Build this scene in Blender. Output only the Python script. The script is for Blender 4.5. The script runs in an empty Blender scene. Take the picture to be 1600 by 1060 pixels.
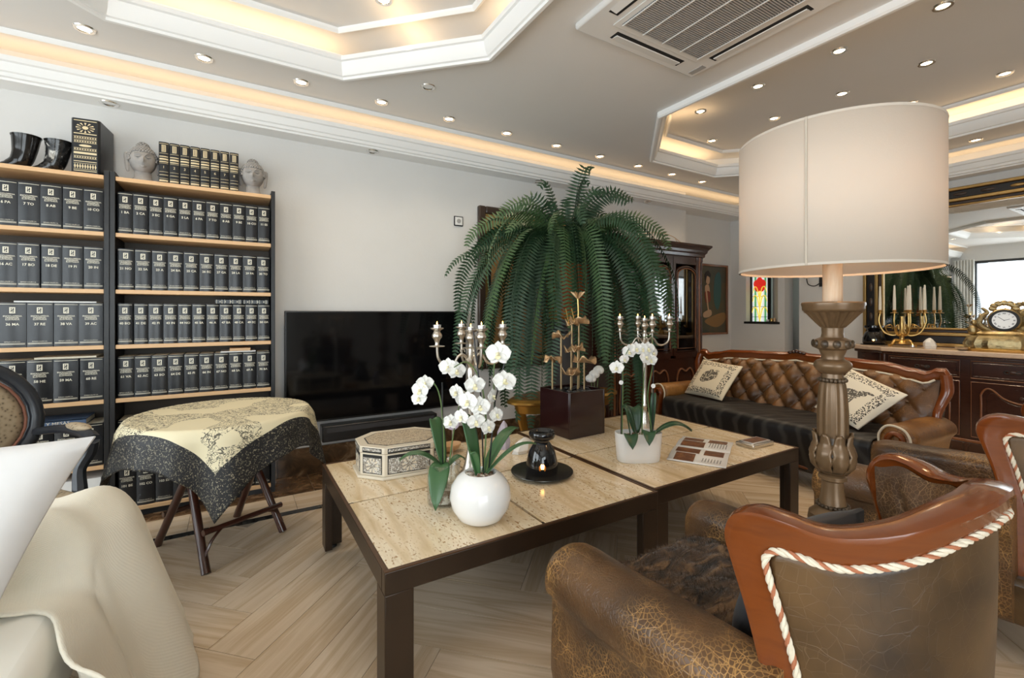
import bpy, bmesh, math, random
from math import sin, cos, pi as PI, radians as R
from mathutils import Vector, Matrix
random.seed(7)
S = bpy.context.scene; C = S.collection
# ---------------------------------------------------------------- camera
cam = bpy.data.cameras.new('camera'); cam.sensor_width = 36; cam.lens = 711/1600*36; cam.shift_y = -40/1600
cam.clip_start = .02
co = bpy.data.objects.new('camera', cam); C.objects.link(co)
co.location = (0, 0, 1.22); co.rotation_euler = (PI/2, 0, -math.atan2(.520, .854)); S.camera = co
S.view_settings.view_transform = 'Standard'; S.view_settings.look = 'None'; S.view_settings.gamma = 1
S.view_settings.use_curve_mapping = False; S.view_settings.exposure = 0.40
# ---------------------------------------------------------------- world and daylight
w = bpy.data.worlds.new('sky'); S.world = w; w.use_nodes = True
w.node_tree.nodes['Background'].inputs[0].default_value = (.86, .93, 1, 1); w.node_tree.nodes['Background'].inputs[1].default_value = 1.5
def area(name, loc, rot, sx, sy, power, col=(1, 1, 1), spread=PI):
    l = bpy.data.lights.new(name, 'AREA'); l.shape = 'RECTANGLE'; l.size = sx; l.size_y = sy; l.energy = power; l.color = col; l.spread = spread
    o = bpy.data.objects.new(name, l); C.objects.link(o); o.location = loc; o.rotation_euler = rot; return o
DAY = (.93, .97, 1)
area('daylight_side_window', (-2.66, 1.0, 1.3), (0, -PI/2, 0), 2.2, 4.4, 115, DAY)
area('added_rear_fill', (-.75, -3.16, 1.25), (PI/2, 0, 0), 3.0, 2.3, 90, DAY)  # added fill light, shining in through an assumed, unseen rear window
WARM = (1, .66, .34); SPOTC = (1, .80, .56)
COVE = .95; SPOTP = 9.0
# ---------------------------------------------------------------- helpers
def smooth_pts(P, n=8, closed=False):
    P = [Vector(p) for p in P]; out = []; m = len(P)
    for i in range(m if closed else m-1):
        if closed: a, b, c, d = P[i-1], P[i], P[(i+1) % m], P[(i+2) % m]
        else: a, b, c, d = P[max(i-1, 0)], P[i], P[i+1], P[min(i+2, m-1)]
        for k in range(n):
            t = k/n
            out.append(.5*((2*b)+(c-a)*t+(2*a-5*b+4*c-d)*t*t+(3*b-a-3*c+d)*t**3))
    if not closed: out.append(P[-1])
    return out
def lerp(a, b, t): return a+(b-a)*t
def ipol(T, x):
    if x <= T[0][0]: return T[0][1]
    for (a, b), (c, d) in zip(T, T[1:]):
        if x <= c:
            t = (x-a)/(c-a); t = t*t*(3-2*t); return b+(d-b)*t
    return T[-1][1]
class MB:
    def __init__(s): s.v = []; s.f = []; s.uv = None
    def add(s, vs, fs):
        k = len(s.v); s.v += [tuple(p) for p in vs]; s.f += [tuple(i+k for i in f) for f in fs]; return s
    def box(s, x0, y0, z0, x1, y1, z1):
        return s.add([(x0,y0,z0),(x1,y0,z0),(x1,y1,z0),(x0,y1,z0),(x0,y0,z1),(x1,y0,z1),(x1,y1,z1),(x0,y1,z1)],
                     [(3,2,1,0),(4,5,6,7),(0,1,5,4),(1,2,6,5),(2,3,7,6),(3,0,4,7)])
    def prism(s, poly, a, b, ax='z'):
        n = len(poly)
        def q(p, h): return (p[0], p[1], h) if ax == 'z' else ((p[0], h, p[1]) if ax == 'y' else (h, p[0], p[1]))
        return s.add([q(p, a) for p in poly]+[q(p, b) for p in poly], [tuple(range(n))[::-1], tuple(range(n, 2*n))]+[(i, (i+1) % n, n+(i+1) % n, n+i) for i in range(n)])
    def lathe(s, prof, n=24, c=(0, 0, 0), sx=1, sy=1, rib=0, ribn=0, caps=True):
        vs = []; fs = []
        for r, z in prof:
            for i in range(n):
                a = 2*PI*i/n; rr = r*(1+rib*cos(ribn*a)) if rib else r
                vs.append((c[0]+rr*cos(a)*sx, c[1]+rr*sin(a)*sy, c[2]+z))
        m = len(prof)
        for j in range(m-1):
            for i in range(n): fs.append((j*n+i, j*n+(i+1) % n, (j+1)*n+(i+1) % n, (j+1)*n+i))
        if caps:
            if prof[0][0] > 1e-5: fs.append(tuple(range(n))[::-1])
            if prof[-1][0] > 1e-5: fs.append(tuple(range((m-1)*n, m*n)))
        return s.add(vs, fs)
    def tube(s, pts, r, n=8, closed=False, flat=1, up=None):
        pts = [Vector(p) for p in pts]; m = len(pts); rs = r if isinstance(r, (list, tuple)) else [r]*m
        if len(rs) != m: rs = [rs[min(int(i*(len(rs)-1)/(m-1)), len(rs)-2)]*(1-((i*(len(rs)-1)/(m-1))-min(int(i*(len(rs)-1)/(m-1)), len(rs)-2)))+rs[min(int(i*(len(rs)-1)/(m-1)), len(rs)-2)+1]*((i*(len(rs)-1)/(m-1))-min(int(i*(len(rs)-1)/(m-1)), len(rs)-2)) for i in range(m)]
        vs = []; fs = []; N = None
        for i in range(m):
            t = (pts[(i+1) % m if closed else min(i+1, m-1)]-pts[i-1 if closed else max(i-1, 0)]).normalized()
            if N is None:
                N = Vector(up) if up else (Vector((0, 0, 1)) if abs(t.z) < .9 else Vector((1, 0, 0)))
            N = (N-t*N.dot(t)).normalized(); B = t.cross(N)
            for k in range(n):
                a = 2*PI*k/n; vs.append(pts[i]+N*cos(a)*rs[i]+B*sin(a)*rs[i]*flat)
        for i in range(m if closed else m-1):
            j = (i+1) % m
            for k in range(n): fs.append((i*n+k, i*n+(k+1) % n, j*n+(k+1) % n, j*n+k))
        if not closed: fs += [tuple(range(n))[::-1], tuple(range((m-1)*n, m*n))]
        return s.add(vs, fs)
    def grid(s, fn, nu, nv, cu=False, uvf=None):
        vs = [fn(i/nu, j/nv) for j in range(nv+1) for i in range(nu if cu else nu+1)]; w_ = nu if cu else nu+1; fs = []
        if uvf: s.uv = (s.uv or [])+[uvf(i/nu, j/nv) for j in range(nv+1) for i in range(w_)]
        for j in range(nv):
            for i in range(nu): fs.append((j*w_+i, j*w_+(i+1) % w_, (j+1)*w_+(i+1) % w_, (j+1)*w_+i))
        return s.add(vs, fs)
    def ell(s, c, r, nu=12, nv=8):
        vs = [(c[0], c[1], c[2]-r[2])]; fs = []
        for j in range(1, nv):
            p = PI*j/nv
            for i in range(nu):
                a = 2*PI*i/nu; vs.append((c[0]+r[0]*sin(p)*cos(a), c[1]+r[1]*sin(p)*sin(a), c[2]-r[2]*cos(p)))
        vs.append((c[0], c[1], c[2]+r[2])); L = len(vs)-1
        for i in range(nu):
            fs.append((0, 1+(i+1) % nu, 1+i)); fs.append((L, L-nu+i, L-nu+(i+1) % nu))
            for j in range(nv-2): fs.append((1+j*nu+i, 1+j*nu+(i+1) % nu, 1+(j+1)*nu+(i+1) % nu, 1+(j+1)*nu+i))
        return s.add(vs, fs)
    def sweep(s, prof, path, closed=True):
        """profile of (inward offset, z) swept along a plan polyline with mitred corners"""
        m = len(path); P = [Vector(p[:2]) for p in path]; vs = []; fs = []; k = len(prof)
        def nrm(a, b): d = (b-a).normalized(); return Vector((-d.y, d.x))
        for i in range(m):
            if closed or 0 < i < m-1:
                n1 = nrm(P[i-1], P[i]); n2 = nrm(P[i], P[(i+1) % m]); n = (n1+n2).normalized(); n = n/max(n.dot(n1), .3)
            else: n = nrm(P[0], P[1]) if i == 0 else nrm(P[-2], P[-1])
            for o, z in prof: q = P[i]+n*o; vs.append((q.x, q.y, z))
        for i in range(m if closed else m-1):
            j = (i+1) % m
            for a in range(k-1): fs.append((i*k+a, j*k+a, j*k+a+1, i*k+a+1))
        return s.add(vs, fs)
    def xf(s, M): s.v = [tuple(M @ Vector(p)) for p in s.v]; return s
    def mesh(s, name, m, smooth=True, ang=40, fix=True):
        me = bpy.data.meshes.new(name); me.from_pydata(s.v, [], s.f); me.materials.append(MT(m))
        if s.uv:
            l = me.uv_layers.new(name='UVMap'); 
            for lp in me.loops: l.data[lp.index].uv = s.uv[lp.vertex_index]
        if fix:
            b = bmesh.new(); b.from_mesh(me); bmesh.ops.recalc_face_normals(b, faces=b.faces); b.to_mesh(me); b.free()
        if smooth: me.shade_smooth(); me.set_sharp_from_angle(angle=R(ang))
        return me
    def build(s, name, m, parent=None, smooth=True, ang=40, bev=0, seg=2, sub=0, solid=0, loc=(0, 0, 0), rot=(0, 0, 0), fix=True):
        o = link(name, s.mesh(name, m, smooth, ang, fix), parent, loc, rot)
        if solid: q = o.modifiers.new('s', 'SOLIDIFY'); q.thickness = solid; q.offset = 0
        if bev: q = o.modifiers.new('b', 'BEVEL'); q.width = bev; q.segments = seg; q.limit_method = 'ANGLE'; q.angle_limit = R(35)
        if sub: q = o.modifiers.new('d', 'SUBSURF'); q.levels = sub; q.render_levels = sub
        return o
def link(name, data, parent=None, loc=(0, 0, 0), rot=(0, 0, 0)):
    o = bpy.data.objects.new(name, data); C.objects.link(o); o.location = loc; o.rotation_euler = rot
    if parent: o.parent = parent
    return o
def tag(o, label, cat, group=None):
    o['label'] = label; o['category'] = cat
    if group: o['group'] = group
    return o
def thing(name, label, cat, loc=(0, 0, 0), rz=0, group=None):
    return tag(link(name, None, None, loc, (0, 0, rz)), label, cat, group)
def struct(o): o['kind'] = 'structure'; return o
def kids(o): return [c for c in bpy.data.objects if c.parent == o]
def dup(o, label=None, loc=None, rz=None, parent=None, group=None):
    c = o.copy(); C.objects.link(c)
    if parent: c.parent = parent
    if label: c['label'] = label
    if group: c['group'] = group
    if loc: c.location = loc
    if rz is not None: c.rotation_euler = (0, 0, rz)
    for k in kids(o): dup(k, parent=c)
    return c
ORD = ['first', 'second', 'third', 'fourth', 'fifth', 'sixth', 'seventh', 'eighth', 'ninth', 'tenth', 'eleventh', 'twelfth']
# ---------------------------------------------------------------- materials
_M = {}
def MT(n): return _M[n] if isinstance(n, str) else n
class X:
    """tiny expression wrapper for shader maths"""
    nt = None
    def __init__(s, k): s.k = k
    @staticmethod
    def op(o, *a):
        n = X.nt.nodes.new('ShaderNodeMath'); n.operation = o
        for i, q in enumerate(a):
            if isinstance(q, X): X.nt.links.new(q.k, n.inputs[i])
            else: n.inputs[i].default_value = q
        return X(n.outputs[0])
    def __add__(s, o): return X.op('ADD', s, o)
    def __sub__(s, o): return X.op('SUBTRACT', s, o)
    def __rsub__(s, o): return X.op('SUBTRACT', o, s)
    def __mul__(s, o): return X.op('MULTIPLY', s, o)
    def __truediv__(s, o): return X.op('DIVIDE', s, o)
    def lt(s, o): return X.op('LESS_THAN', s, o)
    def gt(s, o): return X.op('GREATER_THAN', s, o)
    def mx(s, o): return X.op('MAXIMUM', s, o)
    def mn(s, o): return X.op('MINIMUM', s, o)
    def ab(s): return X.op('ABSOLUTE', s)
def base(name, col=(.8, .8, .8), rough=.5, metal=0, spec=.5, coat=0, sheen=0, emit=None, es=0, trans=0):
    m = bpy.data.materials.new(name); m.use_nodes = True; _M[name] = m
    b = m.node_tree.nodes['Principled BSDF']; i = b.inputs
    i['Base Color'].default_value = (*col, 1); i['Roughness'].default_value = rough; i['Metallic'].default_value = metal
    i['Specular IOR Level'].default_value = spec; i['Coat Weight'].default_value = coat; i['Coat Roughness'].default_value = .12; i['Sheen Weight'].default_value = sheen
    i['Transmission Weight'].default_value = trans
    if emit: i['Emission Color'].default_value = (*emit, 1); i['Emission Strength'].default_value = es
    return m
def nd(nt, t, **k):
    n = nt.nodes.new('ShaderNode'+t)
    for a, v in k.items(): setattr(n, a, v)
    return n
def coords(nt, stretch=(1, 1, 1), rot=(0, 0, 0), uv=False, rnd=False):
    c = nd(nt, 'TexCoord'); mp = nd(nt, 'Mapping'); mp.inputs['Scale'].default_value = stretch; mp.inputs['Rotation'].default_value = rot
    nt.links.new(c.outputs['UV' if uv else 'Object'], mp.inputs[0])
    if rnd:
        oi = nd(nt, 'ObjectInfo'); mu = nd(nt, 'Math', operation='MULTIPLY'); mu.inputs[1].default_value = 37
        nt.links.new(oi.outputs['Random'], mu.inputs[0]); cb = nd(nt, 'CombineXYZ')
        for q in range(3): nt.links.new(mu.outputs[0], cb.inputs[q])
        nt.links.new(cb.outputs[0], mp.inputs['Location'])
    return mp.outputs[0]
def ramp(nt, fac, cols, pos=None):
    r = nd(nt, 'ValToRGB'); e = r.color_ramp.elements; n = len(cols)
    pos = pos or [i/(n-1) for i in range(n)]
    while len(e) < n: e.new(.5)
    for i in range(n): e[i].position = pos[i]; e[i].color = (*cols[i], 1)
    nt.links.new(fac, r.inputs[0]); return r.outputs[0]
def pm(name, cols, scale=5, rough=.5, metal=0, tex='noise', stretch=(1, 1, 1), rot=(0, 0, 0), detail=6, dist=0, bump=0, pos=None, rnd=False, uv=False, bs=None, **k):
    m = base(name, cols[0], rough, metal, **k); nt = m.node_tree; b = nt.nodes['Principled BSDF']
    v = coords(nt, stretch, rot, uv, rnd)
    if tex == 'noise':
        t = nd(nt, 'TexNoise'); t.inputs['Scale'].default_value = scale; t.inputs['Detail'].default_value = detail; t.inputs['Distortion'].default_value = dist; f = t.outputs[0]
        t.inputs['Roughness'].default_value = .6
    elif tex == 'wave':
        t = nd(nt, 'TexWave'); t.inputs['Scale'].default_value = scale; t.inputs['Distortion'].default_value = dist; t.inputs['Detail'].default_value = detail; f = t.outputs['Fac']
    else:
        t = nd(nt, 'TexVoronoi'); t.inputs['Scale'].default_value = scale
        if tex == 'crack': t.feature = 'DISTANCE_TO_EDGE'
        f = t.outputs['Distance']
    nt.links.new(v, t.inputs['Vector']); nt.links.new(ramp(nt, f, cols, pos), b.inputs['Base Color'])
    if bump:
        bn = nd(nt, 'Bump'); bn.inputs['Strength'].default_value = bump; bn.inputs['Distance'].default_value = .01
        if bs:
            t2 = nd(nt, 'TexNoise'); t2.inputs['Scale'].default_value = bs; nt.links.new(v, t2.inputs['Vector']); f = t2.outputs[0]
        nt.links.new(f, bn.inputs['Height']); nt.links.new(bn.outputs[0], b.inputs['Normal'])
    return m
def leather(name, c1, c2, crack, scale=28, amount=.03, rough=.38, fine=.06):
    m = base(name, c1, rough); nt = m.node_tree; b = nt.nodes['Principled BSDF']; v = coords(nt)
    n = nd(nt, 'TexNoise'); n.inputs['Scale'].default_value = 5; n.inputs['Detail'].default_value = 8; nt.links.new(v, n.inputs['Vector'])
    c = ramp(nt, n.outputs[0], [c1, c2], [.35, .68])
    mix = nd(nt, 'Mix', data_type='RGBA'); mix.inputs[7].default_value = (*crack, 1); nt.links.new(c, mix.inputs[6])
    v2 = nd(nt, 'VectorMath', operation='ADD'); n2 = nd(nt, 'TexNoise'); n2.inputs['Scale'].default_value = 9; nt.links.new(v, n2.inputs['Vector'])
    ms = nd(nt, 'VectorMath', operation='SCALE'); ms.inputs['Scale'].default_value = .035; nt.links.new(n2.outputs['Color'], ms.inputs[0]); nt.links.new(v, v2.inputs[0]); nt.links.new(ms.outputs[0], v2.inputs[1])
    X.nt = nt; tot = None
    for sc, am in ((scale, amount), (scale*4.6, fine)):
        vo = nd(nt, 'TexVoronoi', feature='DISTANCE_TO_EDGE'); vo.inputs['Scale'].default_value = sc; nt.links.new(v2.outputs[0], vo.inputs['Vector'])
        k = (1-X(vo.outputs['Distance'])/am).mx(0); tot = k if tot is None else tot+k*.7
    n3 = nd(nt, 'TexNoise'); n3.inputs['Scale'].default_value = 4.3; n3.inputs['Detail'].default_value = 4; nt.links.new(v, n3.inputs['Vector'])
    fac = (tot*((X(n3.outputs[0])-.42)*5).mx(0)).mn(.85)
    nt.links.new(fac.k, mix.inputs[0]); nt.links.new(mix.outputs[2], b.inputs['Base Color'])
    bn = nd(nt, 'Bump'); bn.inputs['Strength'].default_value = .25; bn.inputs['Distance'].default_value = .003; nt.links.new((1-tot).k, bn.inputs['Height']); nt.links.new(bn.outputs[0], b.inputs['Normal'])
    return m
pm('wall', [(.70, .69, .67), (.76, .75, .73)], 3, .7, bump=.05, bs=60)
pm('ceil', [(.72, .71, .69), (.76, .75, .74)], 2, .65)
base('trim', (.86, .86, .85), .45)
pm('plank', [(.64, .495, .35), (.72, .58, .43), (.57, .425, .28), (.75, .62, .475)], 1.6, .15, tex='noise', stretch=(.5, 7, 3), detail=4, dist=.4, rnd=True, pos=[.3, .45, .55, .7])
base('grout', (.30, .25, .19), .6)
pm('emperador', [(.05, .028, .014), (.13, .07, .033), (.36, .24, .14)], 7, .15, dist=1.6, detail=9, pos=[.35, .55, .75], rnd=True)
pm('blackmarble', [(.012, .011, .01), (.03, .028, .025), (.5, .48, .45)], 7, .12, dist=2.2, detail=8, pos=[.4, .62, .78])
def travertine():
    m = base('travertine', (.7, .6, .45), .17); nt = m.node_tree; b = nt.nodes['Principled BSDF']; v = coords(nt, (9, 1.6, 3), rnd=True)
    n = nd(nt, 'TexNoise'); n.inputs['Scale'].default_value = 1.6; n.inputs['Detail'].default_value = 5; n.inputs['Distortion'].default_value = .6; nt.links.new(v, n.inputs['Vector'])
    c = ramp(nt, n.outputs[0], [(.60, .44, .25), (.77, .61, .40), (.84, .72, .53), (.69, .52, .31)], [.3, .45, .58, .72])
    v2 = coords(nt, (2.2, 1, 1), rnd=True); n2 = nd(nt, 'TexNoise'); n2.inputs['Scale'].default_value = 62; n2.inputs['Detail'].default_value = 5; nt.links.new(v2, n2.inputs['Vector'])
    mix = nd(nt, 'Mix', data_type='RGBA'); X.nt = nt; f = ((X(n2.outputs[0])-.575)*16).mx(0).mn(1)*((X(n.outputs[0])-.40)*6).mx(.06).mn(.95)
    nt.links.new(f.k, mix.inputs[0]); nt.links.new(c, mix.inputs[6]); mix.inputs[7].default_value = (.40, .23, .10, 1); nt.links.new(mix.outputs[2], b.inputs['Base Color'])
travertine()
pm('tablemetal', [(.022, .014, .009), (.055, .032, .018)], 6, .34, .35, stretch=(1, 1, 1), detail=8)
pm('tableedge', [(.13, .06, .025), (.06, .03, .016)], 9, .38, .3, detail=8)
pm('oak', [(.62, .38, .19), (.72, .47, .26)], 4, .45, stretch=(1, 14, 14), detail=5)
pm('blackash', [(.006, .006, .007), (.013, .014, .016)], 20, .42, stretch=(4, 4, .4))
pm('bookback', [(.005, .006, .008), (.012, .014, .018)], 30, .3, bump=.06)
base('backboard', (.07, .055, .042), .6); base('pages', (.72, .66, .52), .8)
base('print', (.70, .66, .54), .5); base('goldprint', (.66, .56, .36), .4, .3); base('whitep', (.82, .82, .80), .55)
base('bluebook', (.065, .11, .20), .4)
pm('stonegrey', [(.22, .21, .20), (.36, .35, .34)], 22, .8, bump=.25)
pm('horn', [(.006, .005, .005), (.02, .018, .016), (.26, .25, .23)], 9, .12, dist=1.5, pos=[.45, .62, .8])
pm('hornmarble', [(.008, .008, .008), (.03, .03, .03), (.55, .54, .50)], 11, .12, dist=2.5, pos=[.42, .58, .68]); base('stemgold', (.42, .30, .16), .4, .55); base('seamcloth', (.50, .43, .35), .85); base('tvblack', (.003, .003, .0035), .08, spec=.32); base('tvframe', (.012, .012, .013), .3); base('clothgrey', (.05, .05, .055), .8)
pm('mahog', [(.115, .024, .004), (.18, .044, .008), (.065, .013, .003)], 3, .17, stretch=(1, 1, 6), dist=1, coat=.3)
pm('darkwood', [(.020, .006, .004), (.045, .014, .007), (.011, .004, .003)], 4, .22, stretch=(3, 3, .7), dist=.8, coat=.4)
pm('sidewood', [(.026, .009, .007), (.048, .018, .012), (.016, .006, .005)], 4, .24, stretch=(1, 1.2, 4), dist=.8, coat=.4)
pm('edgewood', [(.26, .10, .04), (.17, .06, .024)], 8, .25, coat=.4)
leather('leather', (.045, .020, .008), (.12, .055, .020), (.40, .24, .11), 22, .012)
leather('leatherarm', (.050, .026, .013), (.145, .070, .026), (.52, .28, .09), 20, .022, .32, .12)
leather('leatherback', (.032, .017, .007), (.125, .066, .024), (.16, .10, .05), 9, .003, .36, .015)
leather('leathersofa', (.060, .025, .009), (.21, .092, .028), (.34, .17, .06), 24, .02, .3)
leather('leathertan', (.17, .070, .016), (.34, .155, .038), (.06, .025, .008), 26, .04, .32)
pm('fur', [(.014, .008, .004), (.075, .04, .018), (.30, .17, .075)], 7, .85, stretch=(1.2, 3.5, 2), detail=9, dist=1.4, bump=1, pos=[.36, .52, .74], sheen=.2)
pm('zebra', [(.004, .003, .003), (.006, .005, .005), (.035, .031, .028)], 3.2, .5, tex='wave', dist=6, detail=2, pos=[.3, .6, .95], rot=(0, .3, .6))
base('rope_cream', (.74, .66, .52), .75); base('rope_red', (.42, .15, .07), .75)
base('velvet', (.022, .022, .025), .7, sheen=.1)
def waffle():
    m = base('waffle', (.84, .78, .65), .85, sheen=.2); nt = m.node_tree; b = nt.nodes['Principled BSDF']; v = coords(nt, uv=True)
    X.nt = nt; sp = nd(nt, 'SeparateXYZ'); nt.links.new(v, sp.inputs[0]); h = X.op('SINE', X(sp.outputs[0])*620)*X.op('SINE', X(sp.outputs[1])*620)
    bn = nd(nt, 'Bump'); bn.inputs['Strength'].default_value = .3; bn.inputs['Distance'].default_value = .002; nt.links.new(h.k, bn.inputs['Height']); nt.links.new(bn.outputs[0], b.inputs['Normal'])
waffle()
pm('sofacream', [(.82, .78, .69), (.85, .82, .74)], 6, .85, sheen=.2)
pm('linen', [(.76, .75, .75), (.82, .81, .80)], 5, .85, bump=.25, bs=14)
base('silver', (.62, .58, .52), .27, 1); pm('oldsilver', [(.46, .42, .36), (.66, .61, .54), (.30, .26, .2)], 9, .3, 1)
pm('brass', [(.48, .30, .09), (.66, .45, .17), (.24, .14, .05)], 14, .3, 1); pm('copper', [(.34, .21, .11), (.66, .46, .27), (.18, .10, .05)], 12, .38, .75)
pm('clockbrass', [(.34, .25, .11), (.52, .41, .22), (.08, .06, .03)], 40, .3, 1, bump=.6)
base('gilt', (.56, .31, .07), .28, .85)
pm('bronze', [(.115, .066, .030), (.175, .105, .052), (.06, .033, .015)], 6, .3, .25)
pm('bronzedark', [(.018, .011, .006), (.10, .065, .036)], 14, .34, .2, pos=[.35, .6])
base('candle', (.86, .82, .72), .5, spec=.3); base('wax', (.80, .74, .62), .5); pm('waxbrown', [(.80, .72, .58), (.52, .27, .10)], 7, .5, stretch=(9, 9, .8))
base('alu', (.8, .8, .82), .3, 1); base('flame', (1, .5, .15), .5, emit=(1, .5, .12), es=9)
base('blackglaze', (.006, .006, .007), .06, spec=.7); pm('plate', [(.05, .05, .045), (.11, .105, .095)], 12, .22, .7)
base('whiteglaze', (.84, .83, .81), .1, spec=.6); base('whitepot', (.80, .79, .77), .3)
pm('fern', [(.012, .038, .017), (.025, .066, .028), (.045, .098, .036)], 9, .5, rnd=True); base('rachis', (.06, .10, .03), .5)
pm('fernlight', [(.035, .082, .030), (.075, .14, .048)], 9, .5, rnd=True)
pm('orchleaf', [(.035, .10, .035), (.06, .14, .05)], 8, .32); base('orchstem', (.10, .16, .05), .5); base('stick', (.012, .012, .013), .4)
pm('orchleafdark', [(.016, .055, .024), (.032, .085, .035)], 8, .3)
base('petal', (.86, .85, .81), .55, sheen=.1); base('lip', (.82, .76, .50), .5)
pm('bark', [(.75, .70, .62), (.16, .09, .05)], 30, .8, pos=[.45, .55]); base('pebble', (.03, .03, .032), .3)
pm('amethyst', [(.30, .24, .38), (.52, .47, .55), (.14, .11, .2)], 14, .3, bump=.5); pm('quartz', [(.72, .66, .60), (.86, .84, .80), (.52, .36, .22)], 9, .22, bump=.6)
base('agate', (.52, .44, .56), .25, spec=.6); base('wenge', (.022, .006, .006), .2, coat=.5)
base('potred', (.58, .075, .012), .25); base('potorange', (.80, .25, .03), .3); pm('pedestal', [(.075, .07, .068), (.11, .10, .10)], 9, .5)
base('paper', (.80, .79, .77), .4); pm('photo', [(.04, .016, .01), (.16, .06, .025), (.55, .24, .08)], 30, .35, rnd=True)
base('mirror', (.93, .94, .94), .015, 1); base('frameblack', (.012, .011, .012), .3); pm('framegold', [(.36, .22, .07), (.52, .35, .14)], 20, .35, .8); base('framebrown', (.045, .028, .02), .35)
base('black', (.01, .01, .01), .5); base('slot', (.012, .012, .012), .8); base('acplastic', (.74, .735, .72), .45); base('acgrille', (.40, .39, .38), .5)
base('lampglow', (1, .9, .7), .4, emit=(1, .84, .58), es=7); base('chrome', (.75, .74, .72), .25, 1)
base('seatfab', (.30, .235, .15), .85); pm('speckle', [(.04, .025, .02), (.33, .26, .17), (.40, .32, .22)], 60, .85, tex='voronoi', pos=[.0, .3, .6]); base('greyframe', (.022, .026, .034), .3); base('redtrim', (.20, .08, .05), .8)
base('bamboo', (.085, .022, .012), .3, coat=.4); pm('bamboow', [(.030, .008, .005), (.07, .02, .010)], 9, .28, coat=.4)
base('iron', (.02, .02, .02), .5); base('curtain', (.86, .85, .80), .8); base('sea', (.40, .50, .58), .3)
pm('sidetop', [(.50, .34, .23), (.66, .50, .37), (.36, .21, .13)], 5, .12, dist=1.5, stretch=(3, 1, 1))
def glassmat(name, tint=(1, 1, 1), fac=.1):
    m = bpy.data.materials.new(name); m.use_nodes = True; _M[name] = m; nt = m.node_tree; nt.nodes.remove(nt.nodes['Principled BSDF'])
    a = nd(nt, 'BsdfTransparent'); a.inputs[0].default_value = (*tint, 1); g = nd(nt, 'BsdfGlossy'); g.inputs['Roughness'].default_value = .03
    lw = nd(nt, 'LayerWeight'); lw.inputs[0].default_value = .35; X.nt = nt; f = (X(lw.outputs['Facing'])*.5+fac)
    mx = nd(nt, 'MixShader'); nt.links.new(f.k, mx.inputs[0]); nt.links.new(a.outputs[0], mx.inputs[1]); nt.links.new(g.outputs[0], mx.inputs[2]); nt.links.new(mx.outputs[0], nt.nodes['Material Output'].inputs[0])
glassmat('glass', (.96, .98, .98), .06); glassmat('darkglass', (.25, .22, .2), .10)
for n_, c_ in (('gwhite', (.85, .92, .95)), ('ggreen', (.12, .42, .16)), ('gyellow', (.85, .66, .08)), ('gred', (.75, .03, .02))):
    m = base(n_, c_, .2, emit=c_, es=.45)  # stained panes glow by themselves, in place of light from behind
def shade():
    m = base('shade', (.71, .635, .55), .85); nt = m.node_tree; b = nt.nodes['Principled BSDF']; t = nd(nt, 'BsdfTranslucent'); t.inputs[0].default_value = (.85, .72, .55, 1)
    mx = nd(nt, 'MixShader'); mx.inputs[0].default_value = .25; nt.links.new(b.outputs[0], mx.inputs[1]); nt.links.new(t.outputs[0], mx.inputs[2]); nt.links.new(mx.outputs[0], nt.nodes['Material Output'].inputs[0])
    v = coords(nt, (400, 400, 160)); n = nd(nt, 'TexNoise'); n.inputs['Scale'].default_value = 1; nt.links.new(v, n.inputs['Vector'])
    bn = nd(nt, 'Bump'); bn.inputs['Strength'].default_value = .12; bn.inputs['Distance'].default_value = .002; nt.links.new(n.outputs[0], bn.inputs['Height']); nt.links.new(bn.outputs[0], b.inputs['Normal'])
shade()
def uvmat(name, rough, fn, **k):
    m = base(name, (.5, .5, .5), rough, **k); nt = m.node_tree; X.nt = nt; v = coords(nt, uv=True); sp = nd(nt, 'SeparateXYZ'); nt.links.new(v, sp.inputs[0])
    fac, c1, c2 = fn(nt, v, X(sp.outputs[0]), X(sp.outputs[1]))
    mix = nd(nt, 'Mix', data_type='RGBA'); nt.links.new(fac.k, mix.inputs[0])
    for c, i in ((c1, 6), (c2, 7)):
        if isinstance(c, tuple): mix.inputs[i].default_value = (*c, 1)
        else: nt.links.new(c, mix.inputs[i])
    nt.links.new(mix.outputs[2], nt.nodes['Principled BSDF'].inputs['Base Color'])
def noise(nt, v, sc, det=3, dist=0):
    n = nd(nt, 'TexNoise'); n.inputs['Scale'].default_value = sc; n.inputs['Detail'].default_value = det; n.inputs['Distortion'].default_value = dist; nt.links.new(v, n.inputs['Vector']); return X(n.outputs[0])
def vor(nt, v, sc):
    n = nd(nt, 'TexVoronoi'); n.inputs['Scale'].default_value = sc; nt.links.new(v, n.inputs['Vector']); return X(n.outputs['Distance'])
def cloth(nt, v, u, w_):
    # uv in metres from the cloth centre; cream square inside, black printed border outside; ink scrolls as contour lines
    inside = (u.ab()).mx(w_.ab()).lt(.425)
    n1 = noise(nt, v, 13, 2, 1.4); n2 = noise(nt, v, 34, 2, 1.6)
    l1 = (n1-.5).ab().lt(.012); l2 = (n2-.5).ab().lt(.03); patch = noise(nt, v, 3.4, 1).gt(.47)
    ink = (l2*patch).mx(l1*patch)
    edge = noise(nt, v, 120, 3, 1).gt(.60)
    fac = inside*(1-ink*.85)+(1-inside)*edge*.35
    return fac, (.008, .008, .010), (.74, .66, .45)
uvmat('printcloth', .6, cloth)
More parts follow.
